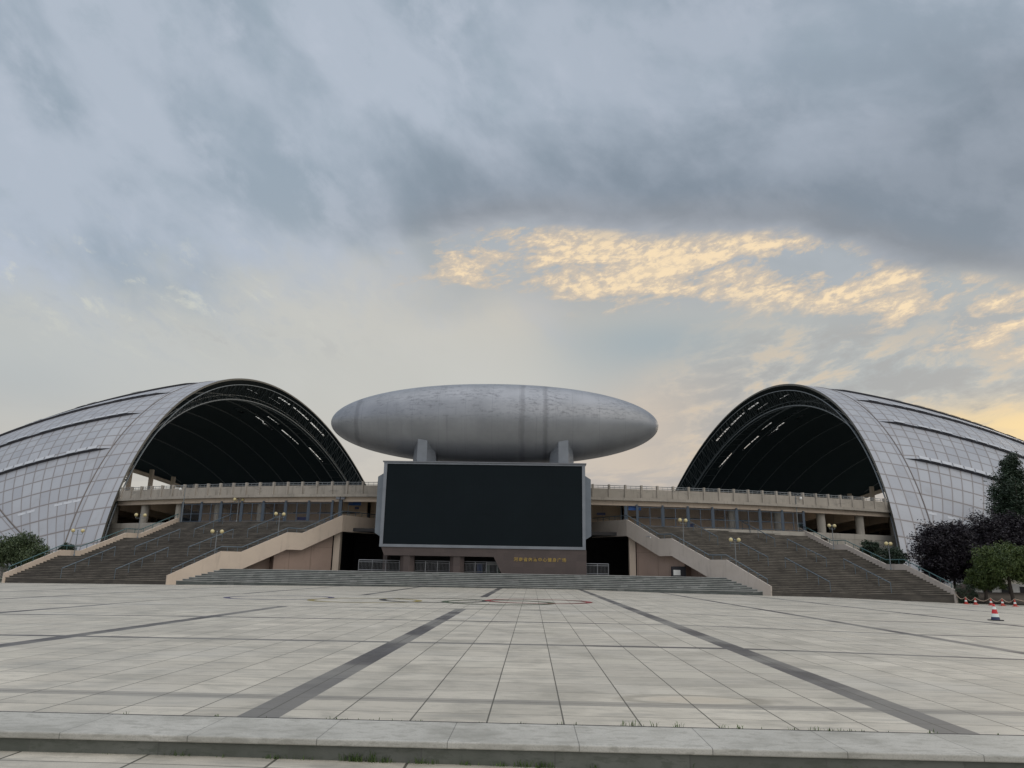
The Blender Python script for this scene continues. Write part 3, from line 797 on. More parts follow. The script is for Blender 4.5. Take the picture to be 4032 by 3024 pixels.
build_roof('silver panelled shell roof arching over the stand right of the screen, behind the trees', True, 8)

# ------------------------------------------------------------------ podium
INL = ((-32.43, 67.0), (-19.75, 77.2)); OUL = ((-48.5, 68.8), (-40.5, 84.4))
INR = ((20.75, 67.0), (9.75, 77.2)); OUR = ((37.5, 68.8), (29.7, 84.4))
def xon(line, y):
    (x0, y0), (x1, y1) = line; return x0+(x1-x0)*(y-y0)/(y1-y0)
RH = .155
st = MB(); ns_ = MB(); y = 67.35
for i in range(8):
    xa, xb = xon(INL, y)+.1, xon(INR, y)-.1
    if i < 7: xa2, xb2 = xon(INL, y+.33)+.1, xon(INR, y+.33)-.1
    else: xa2, xb2 = xon(INL, 77)+.1, xon(INR, 77)-.1
    z0 = -.4 if i == 0 else i*RH
    ns_.hexa([(xa, y-.025, (i+1)*RH-.045), (xb, y-.025, (i+1)*RH-.045), (xb, y+.02, (i+1)*RH-.045), (xa, y+.02, (i+1)*RH-.045), (xa, y-.025, (i+1)*RH+.003), (xb, y-.025, (i+1)*RH+.003), (xb, y+.02, (i+1)*RH+.003), (xa, y+.02, (i+1)*RH+.003)])
    st.quad((xa, y, z0), (xb, y, z0), (xb, y, (i+1)*RH), (xa, y, (i+1)*RH))
    y2 = y+.33 if i < 7 else 77
    st.quad((xa, y, (i+1)*RH), (xb, y, (i+1)*RH), (xb2, y2, (i+1)*RH), (xa2, y2, (i+1)*RH))
    y = y2 if i < 7 else y
st.quad((-22, 77, 1.24), (12, 77, 1.24), (12, 92, 1.24), (-22, 92, 1.24))
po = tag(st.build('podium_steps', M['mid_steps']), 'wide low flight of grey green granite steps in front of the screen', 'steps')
ns_.build('nosing', plain('pale_nosing', (.36, .37, .36), .6, 0, .4, 1.2), po)

# ------------------------------------------------------------------ side staircases
SEG = [(0, .27, 0., 2.2, 15), (.27, .385, 2.2, 2.2, 0), (.385, .65, 2.2, 4.2, 13), (.65, .745, 4.2, 4.2, 0), (.745, 1.0, 4.2, 6.2, 13)]
def zs(s, z0=0.):
    for a, b, za, zb, n_ in SEG:
        if s <= b+1e-9:
            za = z0 if a == 0 else za
            return za+(zb-za)*(s-a)/(b-a) if zb != za else za
    return 6.2
def staircase(label, IN, OU, side):
    root = empty('staircase', (*lerp(IN[0], OU[0], .5), -.3), label, 'staircase', 'broad staircases up to the stadium gates')
    I = lambda s: lerp(IN[0], IN[1], s); Oo = lambda s: lerp(OU[0], OU[1], s)
    g = MB(); z = -.0
    nz = MB()
    def row(s0, s1, za, zb):
        a, b = Oo(s0), I(s0); c_, d = I(s1), Oo(s1)
        nz.hexa([(a[0], a[1]-.03, zb-.045), (b[0], b[1]-.03, zb-.045), (b[0], b[1]+.02, zb-.045), (a[0], a[1]+.02, zb-.045), (a[0], a[1]-.03, zb+.003), (b[0], b[1]-.03, zb+.003), (b[0], b[1]+.02, zb+.003), (a[0], a[1]+.02, zb+.003)])
        if side < 0: pass
        g.quad((*a, za), (*b, za), (*b, zb), (*a, zb)); g.quad((*a, zb), (*b, zb), (*c_, zb), (*d, zb))
    for a, b, za, zb, n_ in SEG:
        if n_:
            for i in range(n_):
                h0 = za+(zb-za)*i/n_; h1 = za+(zb-za)*(i+1)/n_
                if a == 0 and i == 0: h0 = -1.2
                e = a+(b-a)*(i+1)/n_
                row(a+(b-a)*i/n_, e, h0, h1)
        else: row(a, b, za-.01, zb)
    row(1.0, 1.0, 6.0, 6.2)
    t1 = [(*Oo(1.), 6.2), (*I(1.), 6.2)]
    g2 = MB(); a = math.degrees(math.atan2(Oo(1.)[0]-RC[0], RC[1]-Oo(1.)[1])); b = math.degrees(math.atan2(I(1.)[0]-RC[0], RC[1]-I(1.)[1]))
    K = 16
    for i in range(K):
        p, q = lerp(Oo(1.), I(1.), i/K), lerp(Oo(1.), I(1.), (i+1)/K)
        aa, bb = a+(b-a)*i/K, a+(b-a)*(i+1)/K
        g.quad((*p, 6.197), (*q, 6.197), (*rp(bb, 99.5).xy, 6.204), (*rp(aa, 99.5).xy, 6.204))
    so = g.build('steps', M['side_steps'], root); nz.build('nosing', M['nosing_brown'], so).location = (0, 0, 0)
    # parapets
    def wallpath(line, th, up, down, s0=-.005, s1=1.0, solid=False, inward=0):
        m_ = MB(); cuts = sorted(set([s0, s1]+[q for sg in SEG for q in sg[:2] if s0 < q < s1]))
        dx_, dy_ = line[1][0]-line[0][0], line[1][1]-line[0][1]; L_ = math.hypot(dx_, dy_); nx, ny = -dy_/L_*th/2, dx_/L_*th/2
        P_ = lambda s: (line[0][0]+dx_*s, line[0][1]+dy_*s)
        z0 = zpl(line[0][0], 68)
        for p, q in zip(cuts, cuts[1:]):
            a_, b_ = P_(p), P_(q); za, zb = zs(max(p, 0), .0), zs(q, .0)
            lo_a, lo_b = (za-down, zb-down)
            m_.hexa([(a_[0]+nx, a_[1]+ny, lo_a), (a_[0]-nx, a_[1]-ny, lo_a), (b_[0]-nx, b_[1]-ny, lo_b), (b_[0]+nx, b_[1]+ny, lo_b), (a_[0]+nx, a_[1]+ny, za+up), (a_[0]-nx, a_[1]-ny, za+up), (b_[0]-nx, b_[1]-ny, zb+up), (b_[0]+nx, b_[1]+ny, zb+up)])
        return m_
    pm = 'pink' if side < 0 else 'pink_pale'
    ip = wallpath(IN, .28, .62, 1.05)
    # bridge parapet from the head of the stair back to the stand
    bx = (-16.9, 82.4) if side < 0 else (6.6, 82.4)
    T = IN[1]; dx_, dy_ = bx[0]-T[0], bx[1]-T[1]; L_ = math.hypot(dx_, dy_); nx, ny = -dy_/L_*.14, dx_/L_*.14
    ip.hexa([(T[0]+nx, T[1]+ny, 5.15), (T[0]-nx, T[1]-ny, 5.15), (bx[0]-nx, bx[1]-ny, 5.15), (bx[0]+nx, bx[1]+ny, 5.15), (T[0]+nx, T[1]+ny, 6.82), (T[0]-nx, T[1]-ny, 6.82), (bx[0]-nx, bx[1]-ny, 6.82), (bx[0]+nx, bx[1]+ny, 6.82)])
    ip.build('inner_parapet', M[pm], root)
    wallpath(OU, .28, .55, 1.9).build('outer_parapet', M[pm], root)
    d = MB(); c_ = rp(math.degrees(math.atan2(T[0]-RC[0], RC[1]-T[1])), 99)
    d.prism([T, bx, (bx[0], bx[1]+3), (c_.x+(-3 if side < 0 else 3), c_.y)][::(1 if side < 0 else -1)], 5.3, 6.195); d.build('landing_slab', M['concrete'], root)
    # sloping rails on the parapets
    for line, up, nm in ((IN, .62, 'inner_rail'), (OU, .55, 'outer_rail')):
        r_ = MB(); P_ = lambda s: lerp(line[0], line[1], s)
        pts = [(0.01, )]; cuts = [0.015]+[q[1] for q in SEG]
        ptsv = [Vector((*P_(s), zs(s)+up+.42)) for s in cuts]; mid = [p-Vector((0, 0, .2)) for p in ptsv]
        if line is IN: ptsv.append(Vector((*bx, 6.82+.42))); mid.append(Vector((*bx, 6.82+.22)))
        r_.path(ptsv, .045, 6)
        k = 34
        for i in range(k+1):
            s = .015+.98*i/k
            if i % 2: continue
            r_.tube((*P_(s), zs(s)+up-.02), (*P_(s), zs(s)+up+.42), .028, 5)
        if line is IN:
            r_.path(mid[-2:], .02, 4)
            for i in range(1, 6):
                q = lerp(T, bx, i/6); r_.tube((*q, 6.8), (*q, 7.24), .028, 5)
        r_.build(nm, M['teal' if line is OU else 'bluelight'], root)
    # free standing handrails on the flights
    for t in (.34, .67):
        for a, b, za, zb, n_ in SEG:
            if not n_: continue
            r_ = MB(); s0, s1 = a+.01, b+.01
            f = lambda s: lerp(Oo(s), I(s), t if True else 0)
            p, q = Vector((*f(s0), zs(s0)+.92)), Vector((*f(s1), zs(min(s1, 1))+.92))
            if a == 0: p = Vector((*f(s0), zs(s0)+.95))
            r_.tube(p, q, .045, 6)
            for i in range(5):
                k = i/4; s = s0+(s1-s0)*k; pp = p.lerp(q, k); r_.tube((pp.x, pp.y, zs(min(1, s))-.05), pp, .03, 5)
            r_.build('handrail', M['bluelight'], root)
    # panelled wall under the stair
    uw = MB()
    off = 1.1 if side < 0 else -1.1
    def PW(s, o): # point beside the stringer, o metres behind
        dx_, dy_ = IN[1][0]-IN[0][0], IN[1][1]-IN[0][1]; L_ = math.hypot(dx_, dy_)
        nx, ny = (-dy_/L_*o, dx_/L_*o) if side < 0 else (dy_/L_*o, -dx_/L_*o)
        return (IN[0][0]+dx_*s+nx, IN[0][1]+dy_*s+ny)
    o1, o2 = .9, 2.0
    sA, sB, sC = .25, .60, .97
    def seg(sa, sb, o):
        a_, b_ = PW(sa, o), PW(sb, o)
        k = 8
        for i in range(k):
            p, q = lerp(a_, b_, i/k), lerp(a_, b_, (i+1)/k); sp, sq = sa+(sb-sa)*i/k, sa+(sb-sa)*(i+1)/k
            uw.quad((*p, 1.0), (*q, 1.0), (*q, zs(sq)-.35), (*p, zs(sp)-.35))
    seg(sA, sB, o2); seg(sB, sC, o1)
    a_, b_ = PW(sB, o2), PW(sB, o1)
    uw.quad((*a_, 1.0), (*b_, 1.0), (*b_, 4.0), (*a_, 4.0))
    uw.build('under_wall', M['pinkpanel'], root)
    cp = PW(1.0, .75)
    cc = MB(); cc.box(cp[0]-.32, cp[0]+.32, cp[1]-.3, cp[1]+.5, 1.2, 5.3); cc.build('corner_column', M['pink'], root)
    return root
M['pink_pale'] = mat_wall('pale_render', (.47, .425, .385), (.42, .375, .335), grime=.4)
staircase('broad dark stone staircase with pink parapets left of the screen', INL, OUL, -1)
staircase('broad dark stone staircase with pale grey parapets right of the screen', INR, OUR, 1)
# dark undercroft behind the screen tower
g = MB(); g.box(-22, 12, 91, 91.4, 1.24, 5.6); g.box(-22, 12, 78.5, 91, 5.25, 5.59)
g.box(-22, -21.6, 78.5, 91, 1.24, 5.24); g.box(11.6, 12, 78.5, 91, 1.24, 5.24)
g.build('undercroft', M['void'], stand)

# ------------------------------------------------------------------ gates
def gate(label, a0, a1, n_):
    c0 = rp((a0+a1)/2, 100.3, 6.2)
    root = empty('steel_gate', c0, label, 'gate', 'blue steel gates at the head of the stairs')
    H = 2.15
    for i in range(n_+1):
        a = a0+(a1-a0)*i/n_; p = rp(a, 100.3, 6.2)
        g = MB(); w_ = .09; g.box(p.x-w_, p.x+w_, p.y-w_, p.y+w_, 6.18, 6.2+H+.15); g.build('gate_post', M['blue'], root)
    for i in range(n_):
        A_, B_ = a0+(a1-a0)*(i+.05)/n_, a0+(a1-a0)*(i+.95)/n_
        g = MB(); p, q = rp(A_, 100.3, 0), rp(B_, 100.3, 0)
        up = lambda v, z: Vector((v.x, v.y, 6.2+z))
        for z in (.12, .95, H-.12): g.tube(up(p, z), up(q, z), .045, 4)
        for k in (0, .5, 1): v = p.lerp(q, k); g.tube(up(v, .1), up(v, H-.1), .06, 4)
        for k in range(1, 24):
            v = p.lerp(q, k/24); g.tube(up(v, .12), up(v, H-.12), .010, 3)
        g.build('gate_leaf', M['blue'], root)
    return root
gate('blue steel barred gates at the head of the left staircase', -21.0, -9.9, 7)
gate('blue steel barred gates at the head of the right staircase', 8.7, 20.0, 7)

# ------------------------------------------------------------------ screen tower
TW = empty('screen_tower', (-4.35, 73, 1.24), 'big dark LED screen in a silver frame on reddish granite carrying a silver capsule', 'monument')
Y0 = 72.0
p = lambda x, y, Y=Y0: at(x, y, Y)
sl, sr = p(1516, 2000).x, p(2292.5, 2000).x; stp, sbt = p(1900, 1831).z, p(1900, 2148).z
g = MB(); g.box(sl, sr, Y0-.02, Y0+.2, sbt, stp); g.build('screen', M['led'], TW)
fl_, fr2 = p(1503, 2000).x, p(2305, 2000).x; tb = p(1900, 2159).z; tt = p(1900, 1824).z
g = MB(); g.box(fl_, sl-.004, Y0-.1, Y0+.35, tb, tt); g.box(sr+.004, fr2, Y0-.1, Y0+.35, tb, tt); g.box(sl-.004, sr+.004, Y0-.1, Y0+.35, stp+.004, tt); g.box(fl_-.0, fr2+.0, Y0-.16, Y0-.101, tb, sbt); g.box(sl, sr, Y0-.1, Y0+.35, tb, sbt-.004)
g.build('screen_frame', M['aluminium'], TW)
g = MB(); g.box(fl_+.05, fr2-.05, Y0+.351, Y0+3.4, tb+.02, tt-.04); g.build('tower_body', M['aluminium'], TW)
g = MB(); g.box(fl_-.12, fr2+.12, Y0-.22, Y0+3.5, tt+.003, tt+.10); g.build('roof_cap', M['alu_dark'], TW)
for s, xe in ((-1, fl_), (1, fr2)):
    g = MB(); zt = p(1900, 1868).z; zt2 = p(1900, 1882).z; zb_ = p(1900, 2104).z; zb2 = p(1900, 2118).z
    xo = xe+s*.55
    poly = [(xe, zb_-.35), (xo, zb_), (xo, zt2), (xe, zt)]
    ys_ = (Y0+.05, Y0+2.6)
    vs = [(q[0], ys_[0], q[1]) for q in poly]+[(q[0], ys_[1], q[1]) for q in poly]
    g.add(vs, [(0, 1, 2, 3), (7, 6, 5, 4)]+[(i, (i+1) % 4, 4+(i+1) % 4, 4+i) for i in range(4)])
    wing = g.build('side_wing', M['wing'], TW)
    for ya, yb in ((1926, 1965), (2013, 2053)):
        l_ = MB(); za, zb3 = p(1900, yb).z, p(1900, ya).z; xc_ = (xe+xo)/2+s*.03
        l_.box(xc_-.16, xc_+.16, Y0+.02, Y0+.048, za, zb3)
        for q in range(9): l_.box(xc_-.15, xc_+.15, Y0-.005, Y0+.018, za+.05+q*(zb3-za)/9.3, za+.09+q*(zb3-za)/9.3)
        l_.build('louvre', M['alu_dark'], wing)
    sm = MB()
    for yy in (1921, 1969, 2008, 2057): zz = p(1900, yy).z; sm.box(min(xe, xo)+.01, max(xe, xo)-.01, Y0+.040, Y0+.048, zz-.02, zz+.02)
    sm.build('panel_seam', M['alu_dark'], wing)
# granite head beam, splayed at the left end
zb1, zb0 = tb-.003, p(1900, 2192).z
g = MB()
xL, xL2 = p(1500, 2165).x, p(1512, 2185).x
xR0 = p(1944, 2190).x; xR1 = p(1974, 2255).x; xE = p(2309, 2200).x
poly = [(xL, zb1), (xL2, zb0), (xR0, zb0), (xR1, 1.238), (xE, 1.238), (xE, zb1)]
n = len(poly); ya, yb = Y0-.05, Y0+3.0
g.add([(q[0], ya, q[1]) for q in poly]+[(q[0], yb, q[1]) for q in poly], [tuple(range(n)), tuple(range(2*n-1, n-1, -1))]+[((i+1) % n, i, n+i, n+(i+1) % n) for i in range(n)])
g.build('granite_base', M['granite_red'], TW)
for x0, x1, dy in ((1572, 1627, 0), (1769, 1825, 0), (1503, 1529, 2.4)):
    a_, b_ = p(x0, 2220, Y0+dy).x, p(x1, 2220, Y0+dy).x; w_ = (b_-a_)/2; c_ = (a_+b_)/2
    hexp = [(c_-w_*.45, Y0+.1+dy), (c_+w_*.45, Y0+.1+dy), (c_+w_, Y0+.45+dy), (c_+w_, Y0+1.0+dy), (c_-w_, Y0+1.0+dy), (c_-w_, Y0+.45+dy)]
    g = MB(); g.prism(hexp, 1.235, zb0+.05 if dy == 0 else zb0+1.0); g.build('granite_column', M['granite_red'], TW)
# gold lettering
cu = bpy.data.curves.new('lettering', 'FONT'); cu.body = '河南省体育中心健身广场'; cu.size = 1.0; cu.extrude = .02; cu.offset = .012; cu.space_character = 1.25
to = bpy.data.objects.new('tmp', cu); COL.objects.link(to)
dg = bpy.context.evaluated_depsgraph_get(); me = bpy.data.meshes.new_from_object(to.evaluated_get(dg)); bpy.data.objects.remove(to)
xs_ = [v.co.x for v in me.vertices]; ys_ = [v.co.y for v in me.vertices]
tx0, tx1 = p(2023, 2203).x, p(2229, 2203).x; tz0 = p(2126, 2212).z; tz1 = p(2126, 2196).z
for v in me.vertices:
    x = tx0+(v.co.x-min(xs_))/(max(xs_)-min(xs_))*(tx1-tx0); z = tz0+(v.co.y-min(ys_))/(max(ys_)-min(ys_))*(tz1-tz0); yy = Y0-.05-.02-v.co.z*1.0
    v.co = (x, yy, z)
me.materials.append(M['gold']); lo = bpy.data.objects.new('lettering', me); COL.objects.link(lo); lo.parent = TW; lo.location = [-q for q in TW.location]
# capsule
CYc = 76.0
pl, pr_ = at(1306, 1660, CYc), at(2592, 1692, CYc)
cc = Vector(((pl.x+pr_.x)/2, CYc, at(1950, 1672, CYc).z)); ra = (pr_.x-pl.x)/2; rz_ = 4.22
g = MB(); NU, NV = 96, 48; vs = []; fs = []
for i in range(NU+1):
    t = math.pi*i/NU; ux = -math.cos(t); pr2 = max(0.0, 1-abs(ux)**2.14)**.5 
    for j in range(NV):
        a = 2*math.pi*j/NV; vs.append((ra*ux, 4.9*pr2*math.cos(a), rz_*pr2*math.sin(a)))
for i in range(NU):
    for j in range(NV): fs.append((i*NV+j, i*NV+(j+1) % NV, (i+1)*NV+(j+1) % NV, (i+1)*NV+j))
g.add(vs, fs)
cap = g.build('capsule', M['capsule'], smooth=True); cap.parent = TW; cap.location = cc-TW.location
# fins
for x0, x1, xa, xb, yt in ((1620, 1712, 1641, 1679, 1698), (2164, 2261, 2199, 2238, 1706)):
    g = MB(); Yf = Y0+.35
    zt0 = tt+.08; secs = []
    xl, xr = at(xa, 1820, Yf).x, at(xb, 1820, Yf).x
    zt_ = at((xa+xb)/2, yt, Yf).z
    for k in range(9):
        f_ = k/8; z = zt0+(zt_-zt0)*f_
        ol = (at(x0, 1800, Yf).x-xl)*(1-f_**2.2); orr = (at(x1, 1800, Yf).x-xr)*(1-f_**2.2)
        secs.append([(xl, Yf, z), (xr, Yf, z), (xr+orr, Yf+1.0, z), (xr+orr*.8, Yf+3.4, z), (xl+ol*.8, Yf+3.4, z), (xl+ol, Yf+1.0, z)])
    vs = [v for s_ in secs for v in s_]; fs = [tuple(range(5, -1, -1)), tuple(range(48, 54))]
    for k in range(8):
        for j in range(6): fs.append((k*6+j, k*6+(j+1) % 6, (k+1)*6+(j+1) % 6, (k+1)*6+j))
    g.add(vs, fs); g.build('fin', M['aluminium'], TW)

# ------------------------------------------------------------------ guard rails under the tower
def guard(label, xa, xb, Y, dense=(0, 0)):
    x0, x1 = at(xa, 2240, Y).x, at(xb, 2240, Y).x
    root = empty('guard_railing', ((x0+x1)/2, Y, 1.24), label, 'railing', 'steel guard railings on the podium')
    g = MB()
    for z in (.12, .88, 1.05): g.tube((x0, Y, 1.24+z), (x1, Y, 1.24+z), .03 if z < 1 else .04, 6)
    g.build('top_rail', M['steel'], root)
    n_ = max(1, round((x1-x0)/1.15))
    for i in range(n_+1):
        x = x0+(x1-x0)*i/n_; g = MB(); g.tube((x, Y, 1.2), (x, Y, 2.29), .035, 6); g.build('post', M['steel'], root)
    g = MB(); k = int((x1-x0)/.13)
    for i in range(1, k): x = x0+(x1-x0)*i/k; g.tube((x, Y, 1.36), (x, Y, 2.12), .011, 4)
    g.build('bars', M['steel'], root)
guard('steel railing at the left end of the podium, left of the granite columns', 1411, 1572, 73.4)
guard('steel railing between the two granite columns', 1628, 1769, 73.0)
guard('steel railing between the right granite column and the lettered block', 1826, 1960, 73.0)
guard('steel railing right of the lettered granite block', 2309, 2396, 73.2)
# things kept in the undercroft
q = at(1888, 2245, 76); g = MB(); g.prism([(q.x-.24, q.y-.2), (q.x+.24, q.y-.2), (q.x+.3, q.y+.3), (q.x-.3, q.y+.3)], 1.24, 2.15); root = g.build('wheelie_bin', M['bin']); tag(root, 'blue bin behind the railing under the screen', 'bin')
g = MB(); g.box(q.x-.3, q.x+.3, q.y-.24, q.y+.32, 2.153, 2.21); g.build('lid', M['bin'], root)
q = at(1942, 2245, 76.5); root = empty('folding_table', (q.x, q.y, 1.24), 'pale table with green cloth behind the railing beside the lettered block', 'table')
g = MB(); g.box(q.x-.7, q.x+.7, q.y-.3, q.y+.3, 2.02, 2.28); g.build('tabletop', M['white'], root)
for s in (-1, 1): g = MB(); g.box(q.x+s*.5-.16, q.x+s*.5+.16, q.y-.25, q.y+.25, 1.24, 2.018); g.build('leg', plain('pale_green_paint', (.42, .52, .46), .6), root)

# ------------------------------------------------------------------ lamps
def make_lamp(loc, label):
    root = empty('lamp_post', loc, label, 'lamp post', 'twin globe lamp posts on the staircases')
    x, y, z = loc
    g = MB(); g.lathe([(.10, 0), (.10, .12), (.045, .2), (.038, 2.35), (.0, 2.36)], (0, 0, 0), 10)
    o = g.build('pole', M['pole']); o.parent = root
    g = MB(); g.tube((-.42, 0, 2.12), (.42, 0, 2.12), .022, 6); g.tube((-.42, 0, 2.12), (-.42, 0, 2.3), .03, 6); g.tube((.42, 0, 2.12), (.42, 0, 2.3), .03, 6); g.sphere((0, 0, 2.45), .07, 8, 6)
    o = g.build('arm', M['pole']); o.parent = root
    for s in (-1, 1):
        g = MB(); g.sphere((.42*s, 0, 2.46), .185, 16, 10); o = g.build('globe', M['globe'], smooth=True); o.parent = root
    return root
def stair_pt(IN, OU, s, t): a, b = lerp(OU[0], OU[1], s), lerp(IN[0], IN[1], s); q = lerp(a, b, t); return (q[0], q[1], zs(s))
lamps = []
for IN, OU, side in ((INL, OUL, 'left'), (INR, OUR, 'right')):
    for s, t, w1 in ((.33, .025, 'lower landing, outer side of the %s staircase'), (.70, .03, 'upper landing, outer side of the %s staircase'),
                     (.33, .90, 'lower landing, inner side of the %s staircase'), (.70, .90, 'upper landing, inner side of the %s staircase'),
                     (1.0, .38, 'before the barred gates of the %s staircase')):
        lamps.append((stair_pt(IN, OU, s, t), 'twin cream globe lamp, '+w1 % side))
lamps.append(((at(1371, 2003, 80).x, 80, 6.2), 'twin cream globe lamp beside the floodlights left of the screen'))
lamps.append(((at(2445, 2010, 80).x, 80, 6.2), 'twin cream globe lamp beside the floodlights right of the screen'))
lp0 = make_lamp(lamps[0][0], lamps[0][1]); lp0.rotation_euler = (0, 0, R(25))
for i, (loc, lb) in enumerate(lamps[1:]): dup_tree(lp0, loc, R(random.uniform(15, 60)), lb)
# floodlights on the gate corner posts
for px0, lb, sd_ in ((1340, 'pair of square floodlights on a blue post at the left gate corner', 1), (2464, 'pair of square floodlights on a blue post at the right gate corner', -1)):
    q = at(px0, 2000, 79.0); root = empty('floodlight_mast', (q.x, q.y, 6.2), lb, 'floodlight', 'floodlight pairs at the gate corners')
    g = MB(); g.box(q.x-.17, q.x+.17, q.y-.1, q.y+.22, 6.19, 8.55); g.build('post', M['blue'], root)
    for s in (-1, 1):
        zc2 = at(px0, 1957, 79).z; g = MB(); xx = q.x+s*.24
        xx = q.x+s*.26-.0
        g.box(xx-.21, xx+.21, q.y-.3, q.y-.11, zc2-.27, zc2+.27); h = g.build('lamp_head', M['alu_dark'], root)
        g = MB()
        for i in range(3):
            for j in range(4): g.sphere((xx-.13+.13*i, q.y-.30, zc2-.195+.13*j), .05, 8, 6)
        g.build('lens', M['glass'], h)
# signs
def sign(name, x0, y0, x1, y1, Y, mat, lb, text=None):
    a, b = at(x0, y1, Y), at(x1, y0, Y); g = MB(); g.box(a.x, b.x, Y-.04, Y, a.z, b.z); o = g.build(name, M[mat]); tag(o, lb, 'sign')
    if text:
        g = MB(); k = 9
        for i in range(k):
            xx = a.x+(b.x-a.x)*(i+.7)/(k+.6); g.box(xx-.05, xx+.05, Y-.048, Y-.041, a.z+(b.z-a.z)*.52, a.z+(b.z-a.z)*.72)
        g.box(a.x+.12, a.x+(b.x-a.x)*.42, Y-.048, Y-.041, a.z+(b.z-a.z)*.2, a.z+(b.z-a.z)*.28); g.box(a.x+(b.x-a.x)*.52, b.x-.12, Y-.048, Y-.041, a.z+(b.z-a.z)*.2, a.z+(b.z-a.z)*.28)
        g.build('lettering', M['bin'] if mat == 'bluesign' else M['white'], o)
    return o
sign('blue_sign', 1370, 1976, 1422, 1990, 81.5, 'bluesign', 'bright blue banner on the concourse wall left of the screen', 1)
sign('blue_sign', 1397, 1996, 1414, 2005, 81.4, 'navysign', 'small navy sign hanging under the blue banner left of the screen')
sign('blue_sign', 2474, 1994, 2523, 2009, 79.3, 'bluesign', 'bright blue banner on the first bay of the right gates', 1)
sign('blue_sign', 2350, 2019, 2384, 2028, 81.5, 'navysign', 'dark blue sign on the concourse wall right of the screen')
sign('blue_sign', 2708, 2062, 2733, 2074, 81.0, 'navysign', 'small navy notice low on the right gates')
sign('blue_sign', 1170, 2036, 1208, 2048, 80.4, 'navysign', 'dark low notice behind the left gates')
# notice cabinets by the under-stair walls
for x0, x1, Y, lb in ((1052, 1098, 75.0, 'tall dark cabinet with a white notice under the left stair'), (2646, 2700, 73.6, 'tall dark cabinet with a pale notice under the right stair')):
    a, b = at(x0, 2249, Y), at(x1, 2203 if x0 < 2000 else 2231, Y); root = empty('notice_cabinet', ((a.x+b.x)/2, Y, 1.24), lb, 'notice board', 'notice cabinets under the stairs')
    g = MB(); g.box(a.x, b.x, Y, Y+.5, 1.24, b.z); g.build('cabinet', M['black'], root)
    w_ = b.x-a.x; f0, f1 = (.30, .95) if x0 < 2000 else (.10, .60)
    g = MB(); g.box(a.x+w_*f0, a.x+w_*f1, Y-.05, Y-.003, 1.35, 1.24+(b.z-1.24)*.65); g.build('notice', M['white'], root)
# CCTV camera masts
for px0, yb, ytop, Y, s, lb in ((714, 2050, 1922, 83.2, -1, 'white dome camera on a hooked pole at the end of the left gates'), (3143, 2090, 1958, 83.2, 1, 'white dome camera on a hooked pole at the end of the right gates')):
    b_ = at(px0, yb, Y); t_ = at(px0, ytop, Y); root = empty('camera_mast', (b_.x, Y, 6.2), lb, 'camera mast', 'dome camera masts')
    g = MB(); g.tube((b_.x, Y, 6.2), (b_.x, Y, t_.z), .05, 8); pts = [Vector((b_.x+s*.28*(1-math.cos(a_)), Y, t_.z+.28*math.sin(a_))) for a_ in [R(q*22.5) for q in range(0, 9)]]; g.path(pts, .035, 6); g.build('pole', M['pole'], root)
    e = pts[-1]; g = MB(); g.sphere((e.x, e.y, e.z-.15), .15, 12, 8); g.lathe([(.0, .06), (.13, .0), (.13, -.12)], (e.x, e.y, e.z), 12); g.build('dome', M['white'], root, smooth=True)
q = at(2563, 2117, 75.2); root = empty('wall_camera', q, 'white dome camera on a bracket fixed to the right stair parapet', 'camera')
g = MB(); g.tube((q.x-.5, q.y, q.z+.12), (q.x, q.y, q.z+.12), .03, 6); g.build('bracket', M['pole'], root)
g = MB(); g.sphere((q.x, q.y, q.z), .12, 12, 8); g.build('dome', M['white'], root, smooth=True)

# ------------------------------------------------------------------ traffic cones
def cone(loc, label, h, striped):
    root = empty('traffic_cone', loc, label, 'traffic cone', None if striped else 'orange cones along the planting')
    L = lambda g, nm, mt, sm=False: (lambda o: (setattr(o, 'parent', root), setattr(o, 'location', (0, 0, 0))))(g.build(nm, M[mt], smooth=sm))
    b = .30*h/.65
    g = MB(); g.prism([(b*math.cos(R(a)+.0), b*math.sin(R(a))) for a in range(0, 360, 45)], 0, .035); L(g, 'base', 'black' if striped else 'orange')
    bands = [('navy', .035, .22), ('reflect', .22, .42), ('red', .42, .68), ('reflect', .68, .85), ('red', .85, 1.0)] if striped else [('orange', .035, .40), ('reflect', .40, .62), ('orange', .62, 1.0)]
    rr = lambda f: (.175*(1-f)+.035*f)*h/.65
    for mt, f0, f1 in bands:
        g = MB(); g.lathe([(rr(f0), f0*h), (rr(f1), f1*h)] + ([(0, f1*h)] if f1 == 1 else []), (0, 0, 0), 20); L(g, 'cone_body' if mt not in ('reflect',) else 'reflective_sleeve', mt, True)
    return root
q = at(3920, 2436, 33.6); zq = zpl(q.x, 33.6); cone((q.x, 33.6, zq), 'red, white and navy striped cone standing alone on the plaza', .68, True)
cps = []
for i, px0 in enumerate((3805, 3842, 3903, 3948, 3997)):
    q = at(px0, 2380, 66.5-i*.8); cps.append(Vector((q.x, q.y, zpl(q.x, q.y))))
c0 = cone(cps[0], 'small orange cone nearest the right stair foot, roped to the next', .55, False)
for v, lb in zip(cps[1:], ('second orange cone from the right stair foot, by the round shrub', 'orange cone just behind the striped cone, third along the rope', 'fourth orange cone along the rope, right of the striped cone', 'rightmost orange cone in front of the green tree')):
    dup_tree(c0, v, 0, lb)
g = MB(); chain = [Vector((36.9, 67.6, .2))]+[v+Vector((0, 0, .6)) for v in cps]+[cps[-1]+Vector((3, -1, .6))]
for a, b in zip(chain, chain[1:]): g.path([a.lerp(b, k/8)-Vector((0, 0, .28*math.sin(math.pi*k/8))) for k in range(9)], .022, 5)
tag(g.build('rope', plain('faded_rope', (.45, .36, .28), .8)), 'faded rope slung between the orange cones', 'rope')

